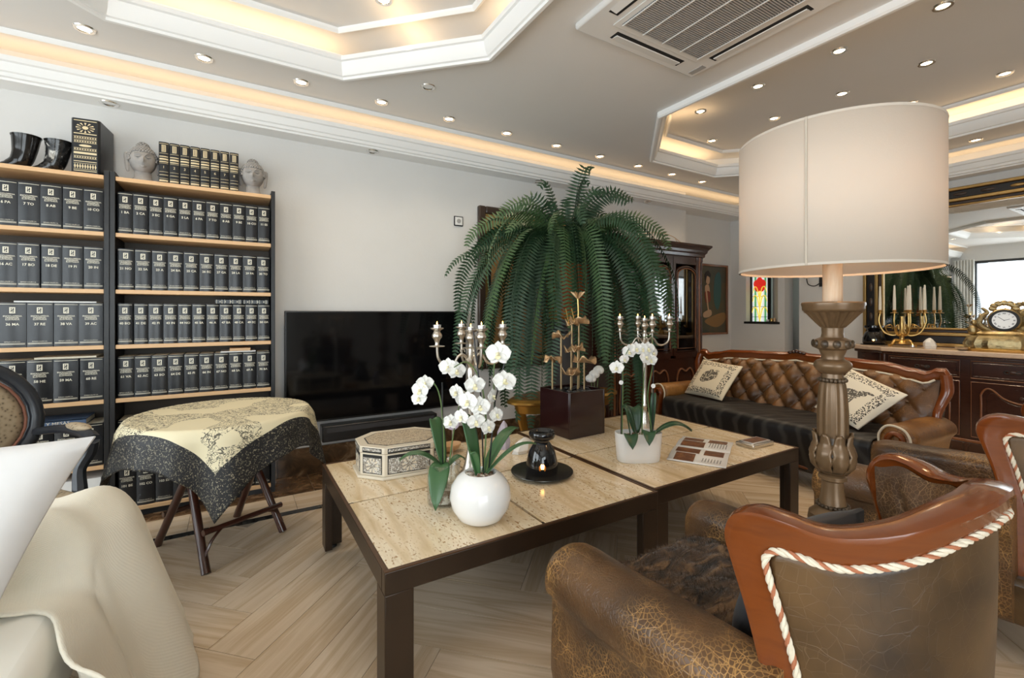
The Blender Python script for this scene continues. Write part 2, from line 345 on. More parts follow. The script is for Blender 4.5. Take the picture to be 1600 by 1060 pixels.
def cushion(nt, v, u, w_):
    # 0..1 square, leopard-spot frame and a spotted cat drawn in ink in the middle
    d = ((u-.5).ab()).mx((w_-.5).ab()); band = d.gt(.32)*d.lt(.45); spots = vor(nt, v, 46).lt(.47)
    def el(cx, cy, rx, ry): a = (u-cx)/rx; b = (w_-cy)/ry; return (a*a+b*b).lt(1)
    body = el(.47, .52, .17, .15).mx(el(.58, .56, .11, .12)).mx(el(.40, .42, .10, .09)).mx(el(.62, .68, .05, .05)).mx(el(.48, .68, .05, .045))
    ink = body*noise(nt, v, 26, 4, .8).gt(.44)
    f = (band*spots).mx(ink*.9)
    return f, (.72, .63, .47), (.03, .025, .022)
uvmat('cushion', .8, cushion)
def cushion2(nt, v, u, w_):
    d = ((u-.5).ab()).mx((w_-.5).ab()); band = d.gt(.32)*d.lt(.45); spots = vor(nt, v, 46).lt(.47)
    def el(cx, cy, rx, ry): a = (u-cx)/rx; b = (w_-cy)/ry; return (a*a+b*b).lt(1)
    body = el(.48, .54, .17, .09).mx(el(.37, .40, .035, .14)).mx(el(.44, .40, .03, .13)).mx(el(.56, .41, .035, .13)).mx(el(.63, .62, .08, .06)).mx(el(.72, .68, .08, .025))
    f = (band*spots).mx(body*noise(nt, v, 30, 4, .8).gt(.42)*.9)
    return f, (.76, .70, .58), (.03, .025, .022)
uvmat('cushion2', .8, cushion2)
def inlay(name, c1, c2, c3):
    m = base(name, c1, .3); nt = m.node_tree; b = nt.nodes['Principled BSDF']; v = coords(nt)
    a = nd(nt, 'TexVoronoi', feature='DISTANCE_TO_EDGE'); a.inputs['Scale'].default_value = 125; nt.links.new(v, a.inputs['Vector'])
    k = nd(nt, 'TexVoronoi'); k.inputs['Scale'].default_value = 125; nt.links.new(v, k.inputs['Vector'])
    sep = nd(nt, 'SeparateColor'); nt.links.new(k.outputs['Color'], sep.inputs[0]); c = ramp(nt, sep.outputs[0], [c1, c2], [.4, .6]); X.nt = nt
    mix = nd(nt, 'Mix', data_type='RGBA'); nt.links.new(X(a.outputs['Distance']).lt(.07).k, mix.inputs[0]); nt.links.new(c, mix.inputs[6]); mix.inputs[7].default_value = (*c3, 1); nt.links.new(mix.outputs[2], b.inputs['Base Color'])
inlay('inlaytop', (.55, .43, .28), (.26, .17, .09), (.70, .62, .48)); inlay('inlayside', (.70, .68, .62), (.40, .36, .30), (.10, .08, .07)); base('bone', (.70, .62, .49), .35)
# ---------------------------------------------------------------- shared shapes
_T = {}
def text_mesh(body, size, m, ax=.5, bold=0):
    k = (body, size, m, bold)
    if k in _T: return _T[k]
    c = bpy.data.curves.new('lettering', 'FONT'); c.body = body; c.size = size; c.align_x = 'CENTER'; c.align_y = 'CENTER'; c.offset = bold; c.resolution_u = 2; c.space_line = .85
    o = bpy.data.objects.new('lettering', c); C.objects.link(o); dg = bpy.context.evaluated_depsgraph_get(); me = bpy.data.meshes.new_from_object(o.evaluated_get(dg))
    bpy.data.objects.remove(o); bpy.data.curves.remove(c); me.materials.clear(); me.materials.append(MT(m)); _T[k] = me; return me
def pillow(name, cs, th, m, parent=None, n=16, pinch=.07):
    c = [Vector(q) for q in cs]; nn = ((c[1]-c[0]).cross(c[3]-c[0])).normalized(); b = MB()
    def f(sgn):
        def g(u, v):
            a, d = 2*u-1, 2*v-1; uu = .5+.5*a*(1-pinch*(1-d*d)); vv = .5+.5*d*(1-pinch*(1-a*a))
            p = c[0]*(1-uu)*(1-vv)+c[1]*uu*(1-vv)+c[2]*uu*vv+c[3]*(1-uu)*vv
            return p+nn*sgn*(th*((1-a**4)*(1-d**4))**.55+.004)
        return g
    uvf = lambda u, v: (u, v)
    b.grid(f(1), n, n, uvf=uvf); b.grid(f(-1), n, n, uvf=uvf)
    k = (n+1)**2; rim = [i for i in range(n+1)]+[(j+1)*(n+1)-1 for j in range(1, n+1)]+[n*(n+1)+i for i in range(n-1, -1, -1)]+[j*(n+1) for j in range(n-1, 0, -1)]
    for q in range(len(rim)): a, d = rim[q], rim[(q+1) % len(rim)]; b.f.append((a, d, d+k, a+k))
    return b.build(name, m, parent)
# ================================================================ room shell
XL, XR, YB, YR, HC, HU = -2.5, 6.0, 3.78, -3.0, 2.75, 2.95
struct(MB().prism([(XL-.15, YB), (4.88, YB), (4.88, 3.9), (6.6, 3.9), (6.6, 4.05), (XL-.15, 4.05)], 0, 3.1).build('wall_back', 'wall', smooth=False))
b = MB().box(XR, YR, 0, 6.2, 2.98, 3.1).box(XR, 3.155, 0, 6.2, 3.24, 3.1).box(XR, 3.67, 0, 6.2, 3.9, 3.1).box(XR, 3.24, 0, 6.2, 3.67, 1.11).box(XR, 3.24, 2.0, 6.2, 3.67, 3.1).box(XR, 2.98, 2.3, 6.2, 3.155, 3.1).box(6.55, 2.9, 0, 6.6, 3.9, 3.1).box(6.2, 2.9, 0, 6.55, 2.95, 3.1)
b.prism([(6.0, 3.24), (6.2, 3.24), (6.2, 3.43)], 1.11, 2.0)
struct(b.build('wall_right', 'wall', smooth=False))
def wall_win(name, plane, lo, hi, o0, o1, z0, z1, ax, d0, d1):
    b = MB(); f = (lambda a0, c0, a1, c1: b.box(d0, a0, c0, d1, a1, c1)) if ax == 'x' else (lambda a0, c0, a1, c1: b.box(a0, d0, c0, a1, d1, c1))
    f(lo, 0, o0, 3.1); f(o1, 0, hi, 3.1); f(o0, 0, o1, z0); f(o0, z1, o1, 3.1); struct(b.build(name, 'wall', smooth=False))
wall_win('wall_left', XL, YR-.15, YB, -1.2, 3.4, .08, 2.42, 'x', XL-.15, XL)
wall_win('wall_rear', YR, XL, 6.6, -2.3, .8, .08, 2.42, 'y', YR-.15, YR)
def big_window(name, lo, hi, ax, at, n):
    e = struct(link(name, None, None, (0, 0, 0))); q = (lambda b, a0, c0, a1, c1, t=.03: b.box(at-t, a0, c0, at+t, a1, c1)) if ax == 'x' else (lambda b, a0, c0, a1, c1, t=.03: b.box(a0, at-t, c0, a1, at+t, c1))
    f = MB(); q(f, lo, .08, hi, .14); q(f, lo, 2.36, hi, 2.42)
    for i in range(n+1):
        x = lerp(lo, hi, i/n); q(f, max(x-.04, lo), .14, min(x+.04, hi), 2.36)
    f.build('window_frame', 'tvframe', e, smooth=False)
    for i in range(n):
        p = MB(); q(p, lerp(lo, hi, i/n)+.04, .14, lerp(lo, hi, (i+1)/n)-.04, 2.36, .004); p.build('pane', 'glass', e, smooth=False)
big_window('window_1', -1.2, 3.4, 'x', XL-.08, 3); big_window('window_rear_added', -2.3, .8, 'y', YR-.08, 2)  # second window is an added, unseen opening for the rear fill
def octa(x0, x1, y0, y1, c): return [(x0+c, y0), (x1-c, y0), (x1, y0+c), (x1, y1-c), (x1-c, y1), (x0+c, y1), (x0, y1-c), (x0, y0+c)]
O1 = octa(-1.27, 1.30, -.7, 3.06, .70); O2 = octa(2.745, 5.22, -1.6, 3.12, .74)
def flat_holes(name, outer, holes, z, m, parent=None):
    bm = bmesh.new(); ed = []
    for lp in [outer]+holes:
        vs = [bm.verts.new((p[0], p[1], z)) for p in lp]; ed += [bm.edges.new((vs[i], vs[(i+1) % len(vs)])) for i in range(len(vs))]
    bmesh.ops.triangle_fill(bm, use_beauty=True, use_dissolve=False, edges=ed, normal=(0, 0, -1))
    me = bpy.data.meshes.new(name); bm.to_mesh(me); bm.free(); me.materials.append(MT(m)); return link(name, me, parent)
ceiling = struct(flat_holes('ceiling', [(XL, YR), (6.6, YR), (6.6, 3.9), (XL, 3.9)], [O1, O2], HC, 'ceil'))
def led(path, off, z, per_m, closed=True):
    m = len(path)
    for i in range(m if closed else m-1):
        a, c = Vector(path[i]), Vector(path[(i+1) % m]); d = c-a; L = d.length; n = Vector((-d.y, d.x)).normalized(); q = (a+c)/2+n*off
        area('cove_led_strip', (q.x, q.y, z), (PI, 0, -math.atan2(d.y, d.x)), L*.97, .03, per_m*L, WARM)
def coffer(name, O):
    e = struct(link(name, None)); 
    MB().sweep([(-.0, 2.752), (0, 2.715), (.010, 2.705), (.028, 2.705), (.030, 2.720), (.042, 2.724), (.060, 2.750), (.070, 2.782), (.074, 2.795), (.086, 2.80), (.088, 2.825), (.074, 2.825), (.072, 2.79), (-.13, 2.79), (-.13, HU)], O).build('moulding', 'trim', e, ang=25)
    MB().sweep([(.135, HU), (.135, HU-.022), (.150, HU-.028), (.162, HU-.014), (.165, HU)], O).build('bead', 'trim', e, ang=25)
    cx = sum(p[0] for p in O)/8; cy = sum(p[1] for p in O)/8
    MB().add([(cx+(p[0]-cx)*1.13, cy+(p[1]-cy)*1.13, HU) for p in O], [tuple(range(8))]).build('upper_panel', 'ceil', e, smooth=False, fix=False)
    led(O, -.05, 2.80, COVE)
coffer('trim_1', O1); coffer('trim_2', O2)
SP = [(XR, YR), (XR, YB), (XL, YB)]
e = struct(link('trim_3', None))
MB().sweep([(-.12, 2.52), (.15, 2.52), (.153, 2.532), (.168, 2.537), (.170, 2.556), (.182, 2.562), (.190, 2.592), (.194, 2.606), (.208, 2.612), (.212, 2.638), (.196, 2.638), (.192, 2.60), (-.12, 2.60)], SP, False).build('cornice', 'trim', e, ang=25)
MB().sweep([(.262, HC), (.262, HC-.020), (.278, HC-.026), (.290, HC-.012), (.294, HC)], SP, False).build('bead', 'trim', e, ang=25)
led(SP, .10, 2.615, COVE*.55, False)
# downlights
def downlight(label, x, y, z, lit=True, group=None):
    t = thing('downlight', label, 'downlight', (x, y, z), 0, group)
    MB().lathe([(.030, -.002), (.034, -.006), (.046, -.006), (.050, 0)], 20, caps=False).build('ring', 'chrome', t)
    MB().lathe([(0, -.001), (.031, -.001)], 16, caps=False).build('lens', 'lampglow' if lit else 'chrome', t)
    if lit:
        l = bpy.data.lights.new('downlight_beam', 'SPOT'); l.energy = SPOTP; l.color = SPOTC; l.spot_size = R(100); l.spot_blend = .9; l.shadow_soft_size = .03
        link('downlight_beam', l, t, (0, 0, -.012))
for i in range(11):
    downlight('lit round downlight, %s from the left in the row beside the long cornice' % ORD[i], -.69+i*.532 - (.0 if i < 9 else .0), 3.28+.008*i, HC, group='downlights along the cornice')
downlight('unlit chrome downlight on the ceiling between tray and cornice', 1.115, 2.919, HC, False)
downlight('lit downlight inside the octagonal tray at top left', .70, 2.51, HU)
for k, (x, ys) in enumerate(((3.40, (.40, .925, 1.438, 1.984, 2.484)), (4.08, (.65, 1.195, 1.707, 2.235, 2.849)), (4.74, (.45, .954, 1.49, 1.991)))):
    for i, y in enumerate(ys[::-1]):
        downlight('lit downlight in right ceiling tray, %s column from air conditioner, %s from cornice' % (ORD[k], ORD[i]), x, y, HU, group='downlights in the right tray')
for i, y in enumerate((2.4, 1.85, 1.30, .75)):
    downlight('lit downlight above the sideboard between tray and mirror wall, %s from the corner' % ORD[i], 5.58, y, HC, group='downlights above the sideboard')
for i, x in enumerate((-.665, .943, 2.55, 4.1)):
    downlight('unlit downlight under the white cornice, %s from the left' % ORD[i], x, 3.70, 2.52, False, 'downlights under the cornice')
# ceiling air conditioner
t = thing('air_conditioner', 'white square ceiling air conditioner with slatted grille', 'air conditioner', (2.01, 1.41, HC))
P = .475; b = MB()
b.prism([(-P, -P), (P, -P), (P, P), (-P, P)], -.03, .01); b.build('panel', 'acplastic', t, bev=.012)
MB().box(-.335, -.335, -.036, .335, .335, -.03).build('grille_frame', 'acplastic', t, bev=.004)
MB().box(-.30, -.30, -.038, .30, .30, -.0362).build('grille_backing', 'slot', t, smooth=False)
g = MB(); [g.box(-.30, -.30+i*.0125, -.044, .30, -.2945+i*.0125, -.038) for i in range(48)]
o = g.build('grille_slats', 'acgrille', t, smooth=False); o['kind'] = 'stuff'
for i in range(5): MB().box(-.303+i*.15, -.30, -.047, -.297+i*.15, .30, -.043).build('grille_bar', 'acplastic', t, smooth=False)
for i in range(4):
    o = MB().box(-.27, .365, -.0315, .27, .425, -.0295).build('air_slot', 'slot', t, smooth=False, rot=(0, 0, i*PI/2))
    MB().prism([(.385, -.034), (.43, -.028), (.433, -.031), (.388, -.038)], -.255, .255, 'x').build('flap', 'acplastic', t, rot=(0, 0, i*PI/2))
MB().box(.40, .34, -.033, .44, .44, -.03).build('indicator', 'acgrille', t, smooth=False); 
# floor
floor = struct(MB().box(XL-.15, YR-.15, -.06, 6.6, 4.05, -.004).build('floor', 'grout', smooth=False))
def clip(poly, ax, lim, keep_less):
    out = []
    for i in range(len(poly)):
        a, c = poly[i-1], poly[i]; ia = (a[ax] <= lim) == keep_less; ic = (c[ax] <= lim) == keep_less
        if ia != ic: t_ = (lim-a[ax])/(c[ax]-a[ax]); out.append((lerp(a[0], c[0], t_), lerp(a[1], c[1], t_)))
        if ic: out.append(c)
    return out
def inset(poly, d):
    cx = sum(p[0] for p in poly)/len(poly); cy = sum(p[1] for p in poly)/len(poly)
    return [(p[0]-d*(1 if p[0] > cx else -1)*.7, p[1]-d*(1 if p[1] > cy else -1)*.7) for p in poly]
W_, L_ = .205, .82; q2 = math.sqrt(.5)
def plank(poly, ang):
    cx = sum(p[0] for p in poly)/len(poly); cy = sum(p[1] for p in poly)/len(poly); c, s = cos(-ang), sin(-ang)
    loc = [((p[0]-cx)*c-(p[1]-cy)*s, (p[0]-cx)*s+(p[1]-cy)*c) for p in poly]
    loc = [(p[0]-.0011*math.copysign(1, p[0]), p[1]-.0011*math.copysign(1, p[1])) for p in loc]
    MB().prism(loc, -.006, 0).build('plank', 'plank', floor, smooth=False, loc=(cx, cy, 0), rot=(0, 0, ang))
for m in range(-12, 14):
    for n in range(-40, 60):
        for r_, ang in (((n*W_, n*W_, n*W_+L_, n*W_+W_), R(45)), ((n*W_+L_, n*W_+W_-L_, n*W_+L_+W_, n*W_+W_), R(135))):
            x0, y0, x1, y1 = r_[0]+m*L_, r_[1]-m*L_, r_[2]+m*L_, r_[3]-m*L_
            P4 = [((x-y)*q2+.06, (x+y)*q2+.10) for x, y in ((x0, y0), (x1, y0), (x1, y1), (x0, y1))]
            for ax, lim, kl in ((1, 3.055, True), (1, -.35, False), (0, 5.98, True), (0, -1.7, False)):
                if P4: P4 = clip(P4, ax, lim, kl)
            if len(P4) > 2 and abs(sum(P4[i-1][0]*P4[i][1]-P4[i][0]*P4[i-1][1] for i in range(len(P4)))) > .01: plank(P4, ang)
MB().box(XL, YR, -.006, 6.0, -.352, 0).build('floor_field', 'plank', floor, smooth=False); MB().box(XL, -.35, -.006, -1.702, 3.055, 0).build('floor_field', 'plank', floor, smooth=False)
for i in range(15): MB().box(-.28, -.132, -.006, .28, .132, 0).build('plank', 'plank', floor, smooth=False, loc=(-2.2+i*.563, 3.247, 0))
for i in range(14): MB().box(-.295, -.027, -.006, .295, .027, 0).build('border_tile', 'blackmarble', floor, smooth=False, loc=(-2.2+i*.593, 3.085, 0))
for i in range(14): MB().box(-.295, -.199, -.006, .295, .199, 0).build('border_tile', 'emperador', floor, smooth=False, loc=(-2.2+i*.593, 3.581, 0))
e = struct(link('baseboard_back', None))
for i in range(24):
    x = -2.3+i*.302
    if x < 4.75: MB().box(-.15, -.02, 0, .15, 0, .20).build('tile', 'emperador', e, bev=.002, loc=(x, YB, 0))
# stained glass window
e = struct(link('window_2', None, None, (6.12, 3.545, 1.11)))
MB().box(-.13, -.33, -.03, .06, .15, 0).build('window_sill', 'black', e, bev=.004)
f = MB().box(-.02, -.135, 0, .03, -.115, .89).box(-.02, .105, 0, .03, .125, .89); f.build('window_frame', 'black', e, smooth=False)
for i in range(8):
    MB().box(0, -.115+i*.0275, 0, .01, -.0885+i*.0275, .89).build('pane', 'ggreen' if i in (1, 6) else 'gwhite', e, smooth=False)
for s in (-1, 1):
    for k, (w0, h0) in enumerate(((.11, .17), (.10, .33), (.095, .45))):
        MB().tube(smooth_pts([(-.005, s*.006, h0-.14), (-.005, s*w0*.35, h0), (-.005, s*w0*.75, h0+.02), (-.005, s*w0, h0-.06)], 6), [.008, .018, .016, .006], 6, flat=.4).build('pane', 'gyellow', e)
MB().tube([(-.005, 0, 0), (-.005, 0, .42)], .008, 6).build('pane', 'gyellow', e)
for a in range(5):
    an = a*2*PI/5+.3; MB().ell((-.006, .045*cos(an), .50+.05*sin(an)), (.006, .045, .055), 10, 6).build('pane', 'gred', e)
for z in (.06, .2, .34, .62, .76): MB().box(-.003, -.115, z, .0, .105, z+.005).build('lead', 'black', e, smooth=False)
for k, (m_, y, h) in enumerate((('gyellow', -.20, .045), ('whiteglaze', -.15, .03), ('copper', -.24, .05))):
    tag(MB().lathe([(.012, 0), (.018, .005), (.02, h*.6), (.012, h)], 12).build('trinket', 'brass' if k == 0 else m_, loc=(6.04, 3.545+y, 1.11)), ['small brass trinket', 'small white trinket', 'small copper trinket'][k]+' on the stained glass window sill', 'trinket')
# wall socket
t = thing('wall_socket', 'small square white wall socket left of the dark picture', 'socket', (1.73, YB, 2.056))
MB().box(-.045, -.012, -.045, .045, 0, .045).build('plate', 'iron', t, bev=.006); MB().box(-.036, -.015, -.036, .036, -.011, .036).build('rim', 'whitep', t, bev=.003)
MB().lathe([(.02, 0), (.02, .003), (.017, .004), (0, .001)], 16).build('insert', 'acgrille', t, loc=(0, -.0145, 0), rot=(PI/2, 0, 0))
# curtain beside the side window
def curt(u, v): return (XL+.09+.035*sin(u*44), 3.36+u*.36, .03+v*2.42)
tag(MB().grid(curt, 60, 6).build('curtain', 'curtain', solid=.004), 'white gathered curtain hanging at the side window', 'curtain')
# terrace and sea outside
struct(MB().box(-6, -8, -.2, XL-.15, 8, -.05).build('terrace', 'sidetop', smooth=False)); struct(MB().box(-600, -600, -14.1, -30, 600, -14).build('sea', 'sea', smooth=False))
# ================================================================ bookcase wall
SH = [2.027, 1.696, 1.361, 1.034, .716, .335, .06]; BY = 3.50
def bookcase(label, x0, x1):
    t = thing('bookcase', label, 'bookcase', ((x0+x1)/2, BY, 0)); h = (x1-x0)/2
    for s in (-1, 1): MB().box(s*h-(.024 if s > 0 else 0), 0, 0, s*h+(.024 if s < 0 else 0), .272, 2.055).build('side_panel', 'blackash', t, bev=.002)
    for z in SH: MB().box(-h+.025, .004, z-.024, h-.025, .268, z).build('shelf', 'oak', t, bev=.002)
    MB().box(-h+.02, .268, .04, h-.02, .276, 2.03).build('back_panel', 'backboard', t, smooth=False); MB().box(-h+.025, .02, 0, h-.025, .04, .036).build('plinth', 'blackash', t, smooth=False)
    return t
bookcase('black-sided oak-shelved bookcase next to the television', -.626, .235); bookcase('black-sided oak-shelved bookcase at the left, behind the armchair', -1.50, -.628)
_B = {}
def bulge(x, w): return -.007*max(0, 1-(2*x/w)**2)
def spine_text(body, size, w, z, m='print', bold=0):
    me = text_mesh(body, size, m, bold=bold).copy(); mx = max(abs(v.co.x) for v in me.vertices); k = min(1, w*.40/mx)
    return [(v.co.x*k, bulge(v.co.x*k, w)-.0006, z+v.co.y*k) for v in me.vertices], [tuple(p.vertices) for p in me.polygons]
def strip(b, x0, x1, z0, z1, w, n=8):
    b.grid(lambda u, v: (lerp(x0, x1, u), bulge(lerp(x0, x1, u), w)-.0006, lerp(z0, z1, v)), n, 1)
def book_parts(w, h, d):
    k = (w, h, d)
    if k in _B: return _B[k]
    n = 10; pr = [(lerp(-w/2, w/2, i/n), bulge(lerp(-w/2, w/2, i/n), w)) for i in range(n+1)]+[(w/2, d), (-w/2, d)]
    body = MB().prism(pr, 0, h).mesh('cover', 'bookback', ang=30)
    pg = MB().box(-w/2+.004, .01, h-.0005, w/2-.004, d-.004, h+.0005).mesh('pages', 'pages', False)
    b = MB()
    for z in (.016, .021): strip(b, -w*.46, w*.46, z, z+.0022, w)
    strip(b, -w*.46, w*.46, h-.010, h-.0075, w)
    e = .0115; zc = h-.042   # emblem: a light block with a dark monogram cut through it
    for (a, z0, c, z1) in ((-e, -.017, e, -.012), (-e, .012, e, .017), (-e, -.012, -e*.55, .012), (e*.55, -.012, e, .012), (-e*.55, .003, .15*e, .006), (-.2*e, -.006, e*.55, -.003), (-.15*e, .006, .15*e, .012), (-e*.3, -.012, 0, -.006)):
        strip(b, a, c, zc+z0, zc+z1, w, 2)
    for i, s in enumerate(('ENCICLOPEDIA', 'UNIVERSAL', 'ILUSTRADA')):
        b.add(*spine_text(s, .0105, w, h-.074-i*.0092, bold=.0002))
    b.add(*spine_text('ESPASA-CALPE S.A.', .0075, w, .031))
    pt = b.mesh('spine_print', 'print', False, fix=False); _B[k] = (body, pg, pt); return _B[k]
def book(label, x, z, w, h, d, num, group):
    body, pg, pt = book_parts(w, h, d); t = thing('book', label, 'book', (x, BY+.022, z), 0, group); dz = random.uniform(-.004, .006); t.location.y += dz
    link('cover', body, t); link('pages', pg, t); link('spine_print', pt, t)
    if num:
        k = ('n', num, w)
        if k not in _B: b = MB(); b.add(*spine_text(num, .019, w, h*.515, bold=.0004)); _B[k] = b.mesh('volume_number', 'print', False, fix=False)
        link('volume_number', _B[k], t)
SHN = ['top', 'second', 'third', 'fourth', 'fifth', 'bottom']
LET = ['A', 'AB', 'AC', 'BA', 'BE', 'BO', 'CA', 'CO', 'DE', 'EC', 'ES', 'FI', 'GA', 'HE', 'IN', 'LA', 'MA', 'NO', 'PA', 'RE', 'SA', 'TO', 'VA']
def row(unit, s, x0, x1, n, v0, h=.245):
    w = round((x1-x0)/n-.0016, 4)
    for i in range(n):
        x = lerp(x0, x1, (i+.5)/n); num = '%d %s' % (v0+i, LET[(v0+i)*3 % len(LET)])
        book('black encyclopedia volume %s on the %s shelf, %s bookcase' % (num, SHN[s], unit), x, SH[s+1], w, h, .19, num, 'encyclopedia volumes')
for s, n, v in ((0, 11, 1), (1, 10, 21), (2, 11, 40), (3, 10, 61), (4, 11, 81), (5, 9, 101)): row('right', s, -.596, .205, n, v, .25 if s == 5 else .245)
for s, n, v in ((0, 6, 5), (1, 6, 15), (2, 5, 35), (3, 5, 56), (4, 5, 76)): row('left', s, -1.19, -.658, n, v)
# books lying flat on the rows, and on the low shelf
def flat_book(label, x, z, w, d, t_, m, page=True, y=.03, name='book'):
    t = thing(name, label, 'book', (x, BY+y, z))
    if page:
        MB().box(-w/2, 0, 0, w/2, d, t_*.12).box(-w/2, 0, t_*.88, w/2, d, t_).box(-w/2, 0, 0, w/2, .003, t_).build('cover', m, t, smooth=False); MB().box(-w/2+.004, .003, t_*.12, w/2-.002, d-.004, t_*.88).build('pages', 'pages', t, smooth=False)
    else: MB().box(-w/2, 0, 0, w/2, d, t_).build('sheets', m, t, bev=.001)
    return t
flat_book('thin white folder lying on volumes of the third shelf, left bookcase', -.86, SH[3]+.247, .34, .2, .008, 'whitep', False)
flat_book('thin cream booklet lying on volumes of the fourth shelf, left bookcase', -.82, SH[4]+.247, .26, .2, .010, 'pages', False)
t = flat_book('blue book titled Poemas y Mesas lying on the fifth shelf of the left bookcase', -.90, SH[5]+.2475, .34, .2, .034, 'bluebook', y=.005)
link('spine_print', text_mesh('POEMAS Y MESAS', .026, 'print'), t, (.0, -.001, .017), (PI/2, 0, 0))
t = flat_book('white board lying on the fourth shelf volumes, right bookcase', .02, SH[4]+.247, .20, .2, .007, 'whitep', False)
flat_book('tan cardboard wallet on the white board, right bookcase', .03, SH[4]+.2545, .12, .15, .018, 'oak', False, .04)
flat_book('grey ring binder lying on the fifth shelf volumes, right bookcase', .03, SH[5]+.247, .28, .2, .016, 'stonegrey', False)
for i in range(2):
    t = flat_book('black gilt-lined book lying on the third shelf volumes, %s one' % ('left' if i == 0 else 'right'), -.035+i*.155, SH[3]+.247, .148, .2, .032, 'bookback', y=.02)
    b = MB(); [b.box(-.068+q, -.0006, .003, -.066+q, 0, .029) for q in (0, .03, .045, .075, .09, .125, .132)]; [b.box(.0+q, -.0006, .012, .005+q, 0, .02) for q in (-.05, -.022, .01, .045)]; b.build('spine_print', 'print', t, smooth=False)
for i, (x, w, h, m) in enumerate(((-1.08, .045, .21, 'whitep'), (-1.03, .03, .23, 'bookback'), (-.98, .05, .20, 'seatfab'), (-.92, .04, .22, 'bluebook'))):
    t = thing('book', ['white', 'black', 'tan', 'blue'][i]+' book standing on the bottom shelf of the left bookcase', 'book', (x, BY+.02, SH[6])); MB().box(-w/2, 0, 0, w/2, .18, h).build('cover', m, t, bev=.002); MB().box(-w/2+.003, .004, h-.002, w/2-.003, .177, h+.0005).build('pages', 'pages', t, smooth=False)
flat_book('white papers stacked on the bottom shelf of the left bookcase', -.77, SH[6], .2, .2, .2, 'whitep', False)
# on top of the bookcases
TZ = SH[0]
t = thing('large_book', 'large black gilt-tooled book standing on the left bookcase', 'book', (-.735, BY+.03, TZ), R(-6))
MB().prism([(-.065, 0), (-.055, -.012), (.055, -.012), (.065, 0), (.065, .21), (-.065, .21)], 0, .315).build('cover', 'bookback', t, bev=.002); MB().box(-.058, .01, .3145, .058, .205, .316).build('pages', 'pages', t, smooth=False)
b = MB()
for z0, z1 in ((.012, .016), (.022, .058), (.066, .070), (.085, .100), (.110, .122), (.130, .145), (.175, .19), (.197, .212), (.300, .304), (.225, .23)):
    n = int((z1-z0)/.004)
    if n < 3: b.box(-.029, -.0128, z0, .029, -.012, z1)
    else:
        b.box(-.029, -.0128, z0, .029, -.012, z0+.0018).box(-.029, -.0128, z1-.0018, .029, -.012, z1)
        for q in range(9): x = -.026+q*.0065; b.prism([(x-.0026, (z0+z1)/2), (x, z0+.003), (x+.0026, (z0+z1)/2), (x, z1-.003)], -.0128, -.012, 'y')
for k in range(12): a = k*PI/6; b.prism([(.010*cos(a), .262+.013*sin(a)), (.024*cos(a-.12), .262+.029*sin(a-.12)), (.024*cos(a+.12), .262+.029*sin(a+.12))], -.0128, -.012, 'y')
b.prism([(.016*cos(k*PI/8), .159+.007*sin(k*PI/8)) for k in range(16)], -.0128, -.012, 'y'); b.prism([(.008*cos(k*PI/6), .262+.010*sin(k*PI/6)) for k in range(12)], -.0129, -.012, 'y'); b.xf(Matrix.Diagonal((1.75, 1, 1, 1))); b.build('spine_print', 'goldprint', t, smooth=False)
for i in range(8):
    t = thing('small_book', 'slim black gilt book between the stone heads, %s from the left' % ORD[i], 'book', (-.379+i*.0535, BY+.055, TZ), 0, 'gilt books between the stone heads'); w = .0505; h = .262
    n = 8; MB().prism([(lerp(-w/2, w/2, q/n), bulge(lerp(-w/2, w/2, q/n), w)) for q in range(n+1)]+[(w/2, .17), (-w/2, .17)], 0, h).build('cover', 'bookback', t, ang=30)
    MB().box(-w/2+.003, .01, h-.0005, w/2-.003, .166, h+.0006).build('pages', 'pages', t, smooth=False); b = MB()
    for z0, z1 in ((.008, .010), (.016, .026), (.034, .036), (.055, .058), (.075, .077), (.128, .130), (.136, .142), (.150, .160), (.168, .174), (.19, .192), (.25, .253)): strip(b, -w*.44, w*.44, z0, z1, w, 6)
    for q in (-.010, -.002, .006): strip(b, q, q+.005, .205, .238, w, 2)
    strip(b, -.011, .011, .2, .204, w, 2); strip(b, -.011, .011, .239, .243, w, 2)
    b.add(*spine_text('%d' % (i+1), .022, w, .105)); b.build('spine_print', 'goldprint', t, smooth=False, fix=False)
